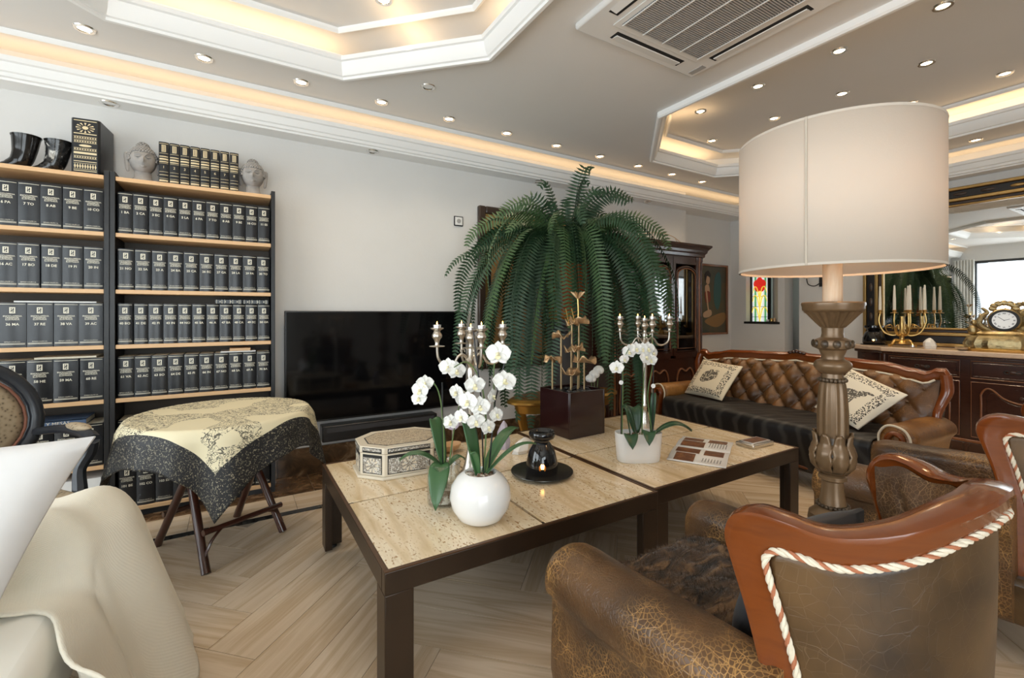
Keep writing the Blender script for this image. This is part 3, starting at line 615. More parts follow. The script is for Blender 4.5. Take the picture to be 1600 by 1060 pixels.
def buddha(label, x, rz):
    t = thing('stone_head', label, 'sculpture', (x, BY+.10, TZ), rz)
    def hd(u, v):
        a = 2*PI*u; p = PI*v; nx, ny, nz = sin(p)*sin(a), -sin(p)*cos(a), -cos(p); r = 1.0
        zz = .135+nz*.088; wd = .068*(1 if nz > 0 else 1-.22*nz*nz); dp = .078
        x_, y_ = nx*wd, ny*dp
        if ny < 0:
            fr = (-ny)**2
            y_ -= fr*.024*math.exp(-((nx/.13)**2))*max(0, 1-abs((nz+.12)/.30))          # nose
            y_ += fr*.014*math.exp(-(((abs(nx)-.36)/.18)**2)-((nz-.12)/.12)**2)           # eye sockets
            y_ -= fr*.006*math.exp(-((nx/.26)**2)-((nz+.50)/.07)**2)-fr*.004*math.exp(-((nx/.3)**2)-((nz+.42)/.03)**2)
            y_ -= fr*.006*math.exp(-((nx/.25)**2)-((nz+.8)/.14)**2); y_ -= fr*.004*math.exp(-(((abs(nx)-.36)/.2)**2)-((nz-.27)/.05)**2)
        return (x_, y_, zz)
    MB().grid(hd, 40, 32, cu=True).build('face', 'stonegrey', t, ang=80)
    MB().lathe([(.060, 0), (.058, .012), (.044, .03), (.040, .075)], 24).build('neck', 'stonegrey', t)
    b = MB()
    for j in range(11):
        p = R(8+j*8.2)
        m = max(5, int(2*PI*sin(p)/.19))
        for i in range(m):
            a = 2*PI*(i+.5*(j % 2))/m; nx, ny, nz = sin(p)*sin(a), -sin(p)*cos(a), cos(p)
            if ny < -.45 and nz < .52: continue
            b.ell((nx*.071, ny*.081, .135+nz*.091), (.0075, .0075, .0075), 6, 4)
    for j in range(5):
        p = R(10+j*20)
        for i in range(max(3, int(7*sin(p)*1.6))): a = 2*PI*i/max(3, int(7*sin(p)*1.6)); b.ell((.03*sin(p)*cos(a), .012+.032*sin(p)*sin(a), .222+.03*cos(p)), (.0075, .0075, .0075), 6, 4)
    b.ell((0, .012, .22), (.030, .032, .030)); b.build('hair', 'stonegrey', t)
    for s in (-1, 1): MB().tube(smooth_pts([(s*.066, .0, .165), (s*.080, .004, .17), (s*.079, .006, .13), (s*.073, .002, .075), (s*.066, .0, .065)], 5), [.006, .012, .012, .010, .005], 8, flat=.5).build('ear', 'stonegrey', t)
    for z_, w_, q_ in ((.0925, .020, .0045), (.0865, .016, .005)): MB().tube(smooth_pts([(-w_, -.066, z_), (0, -.0755, z_-.001), (w_, -.066, z_)], 6), [.001, q_, .001], 6).build('lip', 'stonegrey', t)
    for s in (-1, 1): MB().tube(smooth_pts([(s*.008, -.082, .150), (s*.022, -.079, .166), (s*.044, -.064, .163)], 6), [.002, .003, .0015], 6).build('brow', 'stonegrey', t)
    for s in (-1, 1): MB().tube([(s*.012, -.0735, .148), (s*.027, -.069, .1455), (s*.042, -.057, .149)], [.002, .006, .002], 6).build('eyelid', 'stonegrey', t)
buddha('grey stone head left of the slim gilt books', -.487, R(8)); buddha('grey stone head right of the slim gilt books', .105, R(-2))
def horn(label, x, flip, h, hm='horn'):
    t = thing('horn_cup', label, 'cup', (x, BY+.12, TZ)); s = flip
    p = smooth_pts([(s*.10, 0, .012), (s*.055, 0, .016), (s*.012, 0, .045), (-s*.006, 0, .10), (-s*.014, 0, h)], 8)
    MB().tube(p, [.012, .034, .046, .050, .062], 20).build('cup', hm, t)
    MB().lathe([(.063, -.004), (.065, .003), (.056, .004), (.046, -.02), (0, -.03)], 20).build('rim', 'horn', t, loc=(-s*.0145, 0, h))
    return t
horn('smooth dark horn cup farthest left on the bookcase top', -1.02, -1, .19); t = horn('marbled dark horn cup beside the large gilt book', -.885, -1, .185, 'hornmarble')
# television and soundbar
t = thing('television', 'large black flat television on the wall', 'television', (1.04, 3.70, .40))
MB().box(-.73, 0, 0, .73, .05, .838).build('bezel', 'tvframe', t, bev=.004); MB().box(-.72, -.002, .014, .72, 0, .828).build('screen', 'tvblack', t, smooth=False); MB().box(-.3, .05, .3, .3, .08, .6).build('wall_mount', 'iron', t, smooth=False)
t = thing('soundbar', 'black soundbar mounted under the television', 'soundbar', (1.02, 3.66, .245)); MB().box(-.46, 0, 0, .46, .12, .12).build('housing', 'tvframe', t, bev=.008); MB().box(-.43, -.004, .07, .43, 0, .105).build('fabric_strip', 'clothgrey', t, smooth=False)
# dark framed picture behind the fern
t = thing('framed_picture', 'large dark framed picture with gold inner edge behind the fern', 'picture', (2.49, YB, 1.46)); w, h = .57, .76
for a, c in ((0, 1), (1, 0)):
    for s in (-1, 1):
        if a: MB().box(s*w-(.07 if s > 0 else 0), -.05, -h, s*w+(.07 if s < 0 else 0), 0, h).build('frame_rail', 'framebrown', t, bev=.012)
        else: MB().box(-w+.071, -.05, s*h-(.07 if s > 0 else 0), w-.071, 0, s*h+(.07 if s < 0 else 0)).build('frame_rail', 'framebrown', t, bev=.012)
MB().box(-w+.07, -.035, -h+.07, w-.07, 0, h-.07).build('slip', 'framegold', t, bev=.004); MB().box(-w+.1, -.038, -h+.1, w-.1, -.034, h-.1).build('mount', 'frameblack', t, smooth=False); pm('warmpaint', [(.10, .05, .02), (.34, .19, .07), (.03, .015, .01)], 4, .5, dist=1); MB().box(-w+.13, -.040, -h+.13, w-.13, -.037, h-.13).build('canvas', 'warmpaint', t, smooth=False)
# ================================================================ coffee tables and what stands on them
TT = .43
def coffee_table(label, x0, x1, y0, y1):
    cx, cy = (x0+x1)/2, (y0+y1)/2; t = thing('coffee_table', label, 'table', (cx, cy, 0)); hx, hy = (x1-x0)/2, (y1-y0)/2
    for s in (-1, 1):
        MB().box(-hx, s*hy-(.035 if s > 0 else 0), TT-.075, hx, s*hy+(.035 if s < 0 else 0), TT-.003).build('rail', 'tablemetal', t, bev=.003)
        MB().box(s*hx-(.035 if s > 0 else 0), -hy+.036, TT-.075, s*hx+(.035 if s < 0 else 0), hy-.036, TT-.003).build('rail', 'tablemetal', t, bev=.003)
        MB().box(-hx, s*hy-(.012 if s > 0 else 0), TT-.003, hx, s*hy+(.012 if s < 0 else 0), TT+.001).build('edge_strip', 'tableedge', t, smooth=False)
        MB().box(s*hx-(.012 if s > 0 else 0), -hy+.013, TT-.003, s*hx+(.012 if s < 0 else 0), hy-.013, TT+.001).build('edge_strip', 'tableedge', t, smooth=False)
        for q in (-1, 1):
            b = MB(); lx, ly = s*hx, q*hy
            b.prism([(lx, ly), (lx-s*.092, ly), (lx-s*.092, ly-q*.035), (lx-s*.035, ly-q*.035), (lx-s*.035, ly-q*.092), (lx, ly-q*.092)], .012, TT-.074); b.build('leg', 'tablemetal', t, bev=.003)
            MB().lathe([(.018, 0), (.02, .004), (.018, .0125)], 10).build('foot', 'black', t, loc=(lx-s*.05, ly-q*.025, 0))
            MB().box(-hx/2+.011, -hy/2+.011, 0, hx/2-.011, hy/2-.011, .022).build('stone_slab', 'travertine', t, bev=.002, loc=(s*(hx/2-.004), q*(hy/2-.004), TT-.022))
    MB().box(-hx+.03, -hy+.03, TT-.04, hx-.03, hy-.03, TT-.0225).build('tray', 'tablemetal', t, smooth=False)
coffee_table('square travertine coffee table with dark metal frame nearest the camera', .39, 1.60, 1.385, 2.55); coffee_table('square travertine coffee table with dark metal frame beside the sofa', 1.608, 2.835, 1.41, 2.575)
ZT = TT+.0005
# inlaid octagonal box
t = thing('inlaid_box', 'octagonal mother-of-pearl inlaid box on the coffee table', 'box', (.735, 2.315, ZT), R(-4))
def oc(a, c, k): return [(-a+k, -c), (a-k, -c), (a, -c+k), (a, c-k), (a-k, c), (-a+k, c), (-a, c-k), (-a, -c+k)]
MB().prism(oc(.228, .183, .10), 0, .014).build('base_moulding', 'bone', t, bev=.004); MB().prism(oc(.213, .168, .095), .014, .118).build('body', 'bone', t, bev=.002); MB().prism(oc(.216, .171, .096), .120, .150).build('lid', 'bone', t, bev=.003)
P8 = oc(.213, .168, .095); lid = MB().prism(oc(.170, .125, .072), .150, .1515).build('lid_panel', 'inlaytop', t, smooth=False); MB().prism(oc(.176, .131, .075), .1495, .1508).build('lid_line', 'black', t, smooth=False)
for i in range(8):
    a, c = Vector(P8[i]), Vector(P8[(i+1) % 8]); m = (a+c)/2; d = (c-a); L = d.length/2-.014; an = math.atan2(d.y, d.x)
    MB().box(-L, -.0012, .022, L, 0, .112).box(-L, -.0042, .122, L, -.002, .145).build('side_line', 'black', t, smooth=False, loc=(m.x, m.y, 0), rot=(0, 0, an))
    q = MB().box(-L+.004, -.0022, .026, L-.004, 0, .098).box(-L+.004, -.0055, .130, L-.004, -.003, .142).build('side_panel', 'inlayside', t, smooth=False, loc=(m.x, m.y, 0), rot=(0, 0, an))
    st = MB()
    for k in range(10):
        aa = k*PI/5; r1 = min(L*.75, .032); st.prism([(0.010*cos(aa), .062+.010*sin(aa)), (r1*cos(aa-.17), .062+r1*sin(aa-.17)), (r1*1.15*cos(aa), .062+r1*1.15*sin(aa)), (r1*cos(aa+.17), .062+r1*sin(aa+.17))], -.003, -.002, 'y')
    st.build('star', 'bone', t, smooth=False, loc=(m.x, m.y, 0), rot=(0, 0, an))
# orchids
def petal_mesh(b, M, L, W, cup=.15, tip=.5):
    def f(u, v):
        a = 2*u-1; wv = W*(sin(PI*min(1, v*.96+.04))**.75)*(1-.25*v*tip)
        return tuple(M @ Vector((a*wv, L*v, cup*L*(v*v*.6)+cup*W*a*a*.9-.12*L*v)))
    b.grid(f, 4, 5)
def flower(parent, p, yaw, pitch, sc=1.0, name='flower'):
    Mf = Matrix.Rotation(yaw, 4, 'Z') @ Matrix.Rotation(pitch, 4, 'X')      # local +Z faces the viewer of the flower
    b = MB()
    for a, L, W in ((90, .040, .016), (10, .042, .028), (170, .042, .028), (-50, .038, .016), (-130, .038, .016)): petal_mesh(b, Matrix.Rotation(R(a-90), 4, 'Z'), L*sc, W*sc)
    f = b.build(name, 'petal', parent, solid=.0012, fix=False); f.matrix_local = Matrix.Translation(p) @ Mf
    l = MB().ell((0, 0, .008*sc), (.006*sc, .006*sc, .010*sc), 8, 6); petal_mesh(l, Matrix.Translation((0, -.004, .004)) @ Matrix.Rotation(PI, 4, 'Z') @ Matrix.Rotation(R(40), 4, 'X'), .018*sc, .010*sc); l.build('lip', 'lip', f, fix=False)
    return f
def oleaf(parent, p0, az, L, W, rise, droop, m='orchleaf'):
    d = Vector((cos(az), sin(az), 0)); sd = Vector((-sin(az), cos(az), 0))
    def f(u, v):
        a = 2*u-1; wv = W*(sin(PI*min(1, v*.93+.06))**.6); q = Vector(p0)+d*(L*v*(1 if rise < .9*L else .55))+Vector((0, 0, rise*sin(v*PI*.55)-droop*v*v)); return tuple(q+sd*a*wv+Vector((0, 0, abs(a)*W*.28)))
    return MB().grid(f, 6, 12).build('leaf', m, parent, solid=.003, fix=False)
FACE = math.atan2(.52, -.854)   # yaw that turns a flower towards the camera side of the room
def orchid(t, z0, stems, leaves, lm='orchleaf'):
    for p in leaves: oleaf(t, *p, m=lm)
    for pts, sticks, fl in stems:
        P = smooth_pts(pts, 8); MB().tube(P, [.0035, .003, .002], 6).build('stem', 'orchstem', t)
        if sticks: MB().tube(sticks, .003, 6).build('support_stick', 'stick', t)
        for p, yaw, pit, sc in fl: flower(t, Vector(p), yaw, pit, sc)
def rv(dx, dz, dd=0): return (.854*dx+.52*dd, -.52*dx+.854*dd, dz)   # photo-right, up and away as room axes
YAW = -math.atan2(.520, .854)
def fl(dx, dz, dd=0, yaw=0, pit=0, sc=1.0): return (rv(dx, dz, dd), YAW+R(yaw), PI/2+R(pit), sc)
# white globe pot with orchid
t = thing('orchid_in_globe_pot', 'white orchid in a glossy round white pot', 'plant', (.80, 1.545, ZT))
MB().lathe([(.0, 0), (.055, 0), (.085, .018), (.108, .055), (.117, .095), (.110, .135), (.088, .168), (.066, .184), (.060, .186), (.056, .182), (.058, .165), (.0, .160)], 40).build('pot', 'whiteglaze', t, ang=60)
b = MB(); [b.ell((random.uniform(-.04, .04), random.uniform(-.04, .04), .168+random.uniform(0, .012)), (.014, .011, .008), 7, 5) for _ in range(26)]; b.build('bark_chips', 'bark', t)['kind'] = 'stuff'
orchid(t, .16, [([rv(.01, .17), rv(.02, .36, .02), rv(.0, .52, .03), rv(-.05, .60, .02), rv(-.10, .585, -.01)], [rv(.012, .17), rv(.0, .47, .02), rv(-.03, .72, .03)], [fl(-.02, .52, -.02, 15, 10), fl(-.045, .46, -.03, -20, 0), fl(.0, .44, -.03, 10, -10), fl(-.07, .40, -.02, -30, 5, .8), fl(-.015, .385, -.03, 20, 10, .9), fl(.03, .36, -.02, 40, 0, .8)]),
 ([rv(.02, .17, .01), rv(.05, .38, .04), rv(.05, .58, .05), rv(.085, .66, .04), rv(.10, .60, .02)], [rv(.03, .17, .01), rv(.055, .45, .03), rv(.10, .63, .04)], [fl(.068, .635, .01, -10, 5, 1.25), fl(.092, .53, .0, 15, -25, 1.15), fl(.045, .47, .02, 60, 0, .8), fl(.06, .40, .01, 40, -10, .8)])],
 [((-.01, 0, .165), R(115), .14, .036, .22, .0), ((.01, .0, .165), R(20), .22, .028, .16, .02), ((.01, -.01, .165), R(-15), .21, .016, .13, .02), ((-.01, -.005, .165), R(200), .08, .02, .12, .02)])
# orchid in a clear glass
t = thing('orchid_in_glass', 'orchid with drooping leaf in a clear glass pot behind the globe pot', 'plant', (.745, 1.775, ZT))
MB().lathe([(.0, .004), (.060, .004), (.064, .0), (.066, .004), (.070, .165), (.072, .168), (.067, .168), (.062, .012), (0, .012)], 32).build('glass_pot', 'glass', t); MB().lathe([(0, .013), (.060, .013), (.062, .05), (.05, .058), (0, .06)], 20).build('roots', 'bark', t)
orchid(t, .15, [([rv(.005, .05), rv(.0, .30, .0), rv(-.02, .46, .0), rv(-.07, .52, 0), rv(-.10, .49, 0)], [rv(.0, .05), rv(-.005, .50)], [fl(-.095, .47, -.01, -20, 0), fl(-.075, .50, -.01, 10, 10, .9), fl(-.10, .435, -.01, -10, -20, .85), fl(.02, .565, .0, 0, 0, 1), fl(.055, .55, 0, 20, 0, 1)]),
 ([rv(.01, .05), rv(.04, .28, .01), rv(.07, .42, .02), rv(.10, .47, .02)], None, [fl(.055, .46, 0, -30, 0, .9), fl(.085, .43, 0, 10, 0, .9), fl(.03, .335, 0, 0, -10, .85)])],
 [((0, 0, .15), R(110), .13, .036, .20, .02), ((-.01, 0, .15), R(155), .17, .028, .09, .06), ((-.01, -.01, .16), R(235), .12, .042, .03, .17), ((.02, 0, .14), R(0), .08, .02, .06, .04)])
# low white oval pot with orchid
t = thing('orchid_in_oval_pot', 'white orchid in a low oval white planter', 'plant', (1.85, 1.735, ZT), R(-28))
def ov(s): return [(s*(.125 if 0 else .125)*math.copysign(abs(cos(a))**.6, cos(a)), s*.062*math.copysign(abs(sin(a))**.75, sin(a))) for a in [2*PI*i/40 for i in range(40)]]
def ovl(prof):
    b = MB(); b.add([(x, y, z) for k, z in prof for x, y in ov(k)], [(j*40+i, j*40+(i+1) % 40, (j+1)*40+(i+1) % 40, (j+1)*40+i) for j in range(len(prof)-1) for i in range(40)]+[tuple(range(40))[::-1], tuple(range((len(prof)-1)*40, len(prof)*40))]); return b
ovl([(.86, 0), (.90, .004), (.93, .03), (1, .150), (1, .153), (.96, .153), (.95, .135), (.90, .13)]).build('pot', 'whitepot', t, ang=50)
b = MB(); [b.ell((random.uniform(-.09, .09), random.uniform(-.035, .035), .135), (.016, .012, .008), 7, 5) for _ in range(24)]; b.build('bark_chips', 'bark', t)['kind'] = 'stuff'
def lr(dx, dz, dd=0): return (dx*.99, dd, dz)
def fl2(dx, dz, dd=0, yaw=0, pit=0, sc=1): return ((dx, dd, dz), R(yaw), PI/2+R(pit), sc)
orchid(t, .13, [([lr(-.09, .13), lr(-.085, .35), lr(-.08, .53), lr(-.03, .62), lr(.03, .58)], [lr(-.095, .13), lr(-.09, .60)], [fl2(-.12, .50, -.01, -30, -10), fl2(-.05, .585, 0, 0, 0), fl2(-.015, .60, -.01, 10, 0), fl2(.02, .60, -.01, 0, 5, .9), fl2(-.08, .545, -.01, 10, 0, .7)]),
 ([lr(.08, .13), lr(.06, .34, .02), lr(.085, .52, .01), lr(.075, .66), lr(.03, .66)], [lr(.08, .13), lr(.085, .62)], [fl2(.05, .60, -.01, 10, 0), fl2(.035, .555, -.02, 20, -10), fl2(.065, .54, -.01, 0, 0, .9), fl2(.08, .575, 0, 30, 0, .9)]), ([lr(.02, .13), lr(.03, .42), lr(.035, .5)], None, [])],
 [((-.05, -.02, .13), R(170), .07, .038, .16, .0), ((-.02, -.02, .14), R(150), .14, .044, .17, .04), ((-.06, -.04, .14), R(265), .07, .036, .04, .09), ((.05, -.03, .14), R(250), .09, .036, .07, .10), ((.09, -.01, .14), R(-8), .19, .042, .09, .07), ((.08, .02, .13), R(40), .06, .018, .22, .0), ((.0, .03, .13), R(90), .10, .042, .16, .03)], 'orchleafdark')
for p in ((-.095, .42), (.08, .40)): MB().lathe([(0, 0), (.012, 0), (.012, .003), (0, .003)], 12).build('clip', 'whitep', t, loc=(p[0], -.005, p[1]), rot=(PI/2, 0, 0))
# candelabra
def candelabra(label, x, y, rz, H, m):
    t = thing('candelabra', label, 'candelabra', (x, y, ZT), rz)
    MB().lathe([(.0, 0), (.075, 0), (.077, .008), (.060, .018), (.040, .035), (.030, .07), (.020, .12), (.014, .16), (.017, .165), (.017, .18), (.012, .19), (.013, .30), (.016, H-.30), (.020, H-.25), (.014, H-.235), (.024, H-.215), (.026, H-.20), (.014, H-.185), (.014, H-.14)], 24).build('stem', m, t)
    def cup(p, big=1):
        MB().lathe([(0, -.002), (.036, -.002), (.037, .001), (.012, .004), (.009, .012), (.014, .030), (.023, .042), (.024, .052), (.015, .068), (.017, .075), (.030, .082), (.031, .086), (.020, .087), (.018, .084), (0, .084)], 20, sx=big, sy=big).build('candle_cup', m, t, loc=p)
        q = Vector(p)+Vector((0, 0, .0845)); c = MB().lathe([(0, 0), (.018, 0), (.019, .016), (.0175, .016), (.017, .012), (0, .012)], 16).build('tealight', 'alu', t, loc=q)
        MB().tube([(0, 0, .012), (0, 0, .019)], .0012, 5).build('wick', 'black', c); MB().lathe([(0, .016), (.003, .020), (.0025, .026), (0, .034)], 8).build('flame', 'flame', c)
    for k in range(4):
        a = k*PI/2; d = Vector((cos(a), sin(a), 0)); z = H-.16
        pts = smooth_pts([d*.012+Vector((0, 0, z-.05)), d*.035+Vector((0, 0, z-.015)), d*.062+Vector((0, 0, z-.022)), d*.085+Vector((0, 0, z-.055)), d*.125+Vector((0, 0, z-.060)), d*.158+Vector((0, 0, z-.03)), d*.165+Vector((0, 0, z+.03))], 6)
        MB().tube(pts, .0065, 8).build('arm', m, t); MB().tube(smooth_pts([d*.035+Vector((0, 0, z-.02)), d*.05+Vector((0, 0, z+.006)), d*.035+Vector((0, 0, z+.012)), d*.03+Vector((0, 0, z-.002))], 5), [.005, .004, .003], 6).build('scroll', m, t); cup(d*.165+Vector((0, 0, z+.03)))
    cup((0, 0, H-.142), 1.1)
candelabra('silver five-light candelabra between octagonal box and globe pot', .975, 1.985, YAW+R(22), .765, 'oldsilver'); candelabra('silver five-light candelabra behind the oval planter, near the sofa', 2.335, 2.133, YAW, .80, 'silver')
# oil burner on plate
t = tag(MB().lathe([(0, 0), (.085, 0), (.10, .004), (.145, .012), (.153, .016), (.152, .019), (.142, .017), (.100, .009), (0, .009)], 48).build('plate', 'plate', loc=(1.29, 1.835, ZT)), 'round dark pewter plate under the black oil burner', 'plate')
t = thing('oil_burner', 'glossy black ceramic oil burner with a glowing window', 'oil burner', (1.29, 1.835, ZT+.0092))
MB().lathe([(0, .02), (.055, .02), (.074, .0), (.078, .012), (.076, .055), (.064, .105), (.042, .142), (.034, .152), (.036, .160), (.058, .168), (.064, .178), (.065, .196), (.060, .203), (.055, .198), (.050, .186), (.0, .176)], 36).build('body', 'blackglaze', t)
d = Vector((-.52, -.854, 0)); 
for k in range(5):
    a = math.atan2(-.854, -.52)+R(34)+(k-2)*.13; o = MB().ell((0, 0, 0), (.003, .0035, .026-.004*abs(k-2)), 8, 6).build('pierced_slot', 'slot', t, loc=(.0705*cos(a), .0705*sin(a), .083), rot=(0, R(-18), a))
for k in range(4):
    a = math.atan2(-.854, -.52)+R(-2)+(k-1.5)*.10; MB().ell((0, 0, 0), (.003, .0055, .013), 8, 6).build('lit_slot', 'flame' if k in (1, 2) else 'potorange', t, loc=(.0772*cos(a), .0772*sin(a), .046+.004*(1 if k in (1, 2) else -1)), rot=(0, 0, a))
# crystals
def crystal(name, label, loc, r, h, m, rz=0, lean=0):
    b = MB(); rnd = random.Random(len(label)); n = 7
    for z, k in ((0, .9), (.25, 1), (.6, .85), (.85, .55), (1, .12)):
        for i in range(n): a = 2*PI*i/n; q = k*rnd.uniform(.8, 1.15); b.v.append((r[0]*q*cos(a)+lean*z, r[1]*q*sin(a), h*z))
    for j in range(4):
        for i in range(n): b.f.append((j*n+i, j*n+(i+1) % n, (j+1)*n+(i+1) % n, (j+1)*n+i))
    b.f += [tuple(range(n))[::-1], tuple(range(4*n, 5*n))]; return tag(b.build(name, m, loc=loc, rot=(0, 0, rz), ang=20), label, 'crystal')
crystal('amethyst', 'pale purple amethyst point behind the orchids on the coffee table', (1.345, 2.30, ZT), (.043, .036), .16, 'amethyst')
crystal('geode', 'white quartz geode lying beside the oil burner', (1.40, 2.19, ZT), (.085, .045), .075, 'quartz', R(25), .03)
t = thing('agate_slice', 'lilac agate slice on a thin stand behind the glass orchid', 'agate slice', (1.0, 2.26, ZT)); MB().lathe([(.03, 0), (.032, .006), (.02, .01), (0, .01)], 16).build('base', 'oak', t); MB().tube([(0, 0, .008), (0, 0, .165)], .003, 6).build('rod', 'alu', t); MB().lathe([(0, -.005), (.036, -.005), (.040, 0), (.036, .005), (0, .005)], 20).build('slice', 'agate', t, loc=(0, 0, .20), rot=(PI/2, 0, YAW))
t = tag(MB().lathe([(0, 0), (.03, 0), (.06, .02), (.072, .045), (.066, .043), (.04, .012), (0, .008)], 24, sy=.7).build('wooden_dish', 'oak', loc=(1.05, 2.40, ZT), rot=(0, 0, .4)), 'small tan wooden dish behind the candelabra', 'dish')
# magazine and box
t = thing('magazine', 'open glossy magazine with photos beside the oval planter', 'magazine', (2.285, 1.66, ZT), R(29))
for s in (-1, 1):
    def pg(u, v, s=s): x = u*.262; return (s*x, (v-.5)*.29, .004+.012*sin(min(1, u*1.25)*PI)**.8*(1-u*.5)+.003*(1-u))
    p = MB().grid(pg, 12, 1, uvf=lambda u, v: (u, v)).build('page', 'paper', t, solid=.004, fix=False)
    for (u0, u1, v0, v1) in (((.08, .46, .5, .93), (.5, .94, .55, .9), (.1, .5, .08, .42)) if s < 0 else ((.08, .5, .48, .92), (.54, .92, .1, .45), (.56, .9, .55, .93))):
        MB().grid(lambda u, v, s=s: (pg(lerp(u0, u1, u), lerp(v0, v1, v))[0], pg(0, lerp(v0, v1, v))[1], pg(lerp(u0, u1, u), 0)[2]+.0026), 8, 1).build('photo', 'photo', p, fix=False)
    ln = MB()
    for k in range(7):
        u0, u1, v = (.56, .9, .10+.05*k) if s < 0 else (.1, .46, .08+.05*k); x0, x1 = u0*.262*s, u1*.262*s; z = pg((u0+u1)/2, 0)[2]+.0045; ln.add([(x0, (v-.5)*.29, z), (x1, (v-.5)*.29, z), (x1, (v-.49)*.29, z), (x0, (v-.49)*.29, z)], [(0, 1, 2, 3)])
    ln.build('text_lines', 'clothgrey', p, smooth=False, fix=False)
t = thing('trinket_case', 'flat silver case with brown picture lid on the table corner', 'case', (2.665, 1.575, ZT), R(-2)); MB().box(-.10, -.058, 0, .10, .058, .024).build('case', 'silver', t, bev=.005); MB().box(-.085, -.045, .0235, .085, .045, .030).build('lid', 'alu', t, bev=.003); MB().box(-.07, -.032, .0295, .07, .032, .0315).build('picture', 'photo', t, smooth=False)
# lotus fountain
t = thing('lotus_fountain', 'dark wooden cube fountain with copper lotus leaves on stems', 'fountain', (1.925, 2.39, ZT), R(3))
hb = .152; HB = .292
for i in range(4): MB().box(-hb, -hb, 0, hb-.0125, -hb+.012, HB).build('side_panel', 'wenge', t, bev=.003, rot=(0, 0, i*PI/2))
MB().box(-hb+.012, -hb+.012, .01, hb-.012, hb-.012, HB-.02).build('basin', 'black', t, smooth=False)
for k in range(26): MB().ell((0, 0, 0), (random.uniform(.014, .024), random.uniform(.012, .018), .011), 8, 6).build('pebble', 'pebble', t, loc=(random.uniform(-.115, .115), random.uniform(-.115, .115), HB-.014+random.uniform(0, .008)), rot=(0, 0, random.uniform(0, 3)))
def lotus(dx, dd, z, r, cup, flower_=False):
    p = Vector(rv(dx, 0, dd)); p.rotate(Matrix.Rotation(R(-3), 3, 'Z')); MB().tube([(p.x, p.y, HB-.02), (p.x, p.y, z)], .0058, 8).build('stem', 'stemgold', t)
    def f(u, v): a = 2*PI*u; rr = r*v*(1+.10*sin(5*a)*v); return (p.x+rr*cos(a), p.y+rr*sin(a), z+cup*1.3*v*v+.022*v*v*sin(3*a+dx*30)+.010*v*v*sin(7*a))
    MB().grid(f, 32, 5, cu=True).build('leaf', 'copper', t, solid=.003, fix=False)
lotus(-.15*.9, -.04, HB+.21, .058, -.012); lotus(-.075, -.02, HB+.34, .060, .012); lotus(-.015, -.06, HB+.09, .062, .022); lotus(-.005, .0, HB+.245, .05, .012); lotus(.035, -.03, HB+.255, .045, .014); lotus(.05, .03, HB+.43, .066, .02); lotus(.075, -.04, HB+.175, .075, .016); lotus(.0, .01, HB+.425, .045, .01)
p = Vector(rv(.045, HB+.43, .03)); MB().tube(smooth_pts([p, p+Vector((.005, 0, .08)), p+Vector((0, 0, .17))], 5), .005, 6).build('stem', 'brass', t)
for k in range(7): a = 2*PI*k/7; MB().tube([p+Vector((0, 0, .165)), p+Vector((.025*cos(a), .025*sin(a), .20)), p+Vector((.05*cos(a), .05*sin(a), .215))], [.004, .012, .001], 6, flat=.4).build('petal', 'copper', t)
for k, (dx, s) in enumerate(((-.02, -1), (.02, -1))): q = Vector(rv(dx, HB+.43, 0)); MB().tube([q, q+Vector((s*.03, 0, .10))], .004, 6).build('twig', 'brass', t)
# small vase with white roses beside the fountain
t = thing('rose_vase', 'small dark glass vase with white roses behind the fountain', 'vase', (2.185, 2.46, ZT))
MB().lathe([(0, 0), (.036, 0), (.038, .004), (.036, .12), (.04, .26), (.037, .26), (.033, .12), (.03, .008), (0, .008)], 24).build('vase', 'darkglass', t)
for k, (dx, z) in enumerate(((.0, .36), (.03, .39), (-.025, .33))):
    MB().tube([(0, 0, .02), rv(dx, z)], .003, 6).build('stem', 'orchstem', t); o = MB().ell((0, 0, 0), (.034, .034, .03), 12, 8)
    for q in range(5): a = 2*PI*q/5; o.ell((.016*cos(a), .016*sin(a), -.004), (.024, .024, .026), 10, 6)
    o.build('rose', 'petal', t, loc=rv(dx, z))
# ================================================================ folding tray table with printed cloth
TX, TY, TZ2, RT = -.05, 2.83, .70, .40
t = thing('folding_table', 'round folding table with crossed reddish bamboo legs', 'table', (TX, TY, 0))
MB().lathe([(0, TZ2-.03), (RT-.01, TZ2-.03), (RT, TZ2-.02), (RT, TZ2-.008), (RT-.01, TZ2), (0, TZ2)], 48).build('top', 'bamboow', t)
F4 = {'f': (-.065, -.27), 'r': (.28, .01), 'b': (.06, .37), 'l': (-.30, .18)}
def pole(a, c, r=.019): MB().tube([lerp(Vector(a), Vector(c), k/6) for k in range(7)], [r*1.08, r, r*1.06, r, r*1.06, r, r*1.05], 10).build('leg', 'bamboow', t)
pole((-.065, -.27, .0), (-.20, .17, TZ2-.03)); pole((-.30, .18, .0), (-.06, -.20, TZ2-.03)); pole((.28, .01, 0), (.04, .28, TZ2-.03)); pole((.06, .37, 0), (.22, -.10, TZ2-.03))
def bar(a, c, z0, z1, r=.015, name='stretcher'): MB().tube([lerp(Vector((*a, z0)), Vector((*c, z1)), k/6) for k in range(7)], [r, r*.9, r*.9, r*.9, r*.9, r*.9, r], 8).build(name, 'bamboow', t)
bar((-.08, -.21), (.27, .02), .17, .15); bar((-.27, .14), (.075, .33), .17, .16); 
MB().tube(smooth_pts([(-.075, -.24, .06), (-.045, -.22, .13), (.0, -.16, .165)], 6), .007, 6).build('brace', 'bamboow', t); MB().tube(smooth_pts([(.275, .005, .06), (.25, -.005, .12), (.2, -.03, .15)], 6), .007, 6).build('brace', 'bamboow', t)
HS = .575
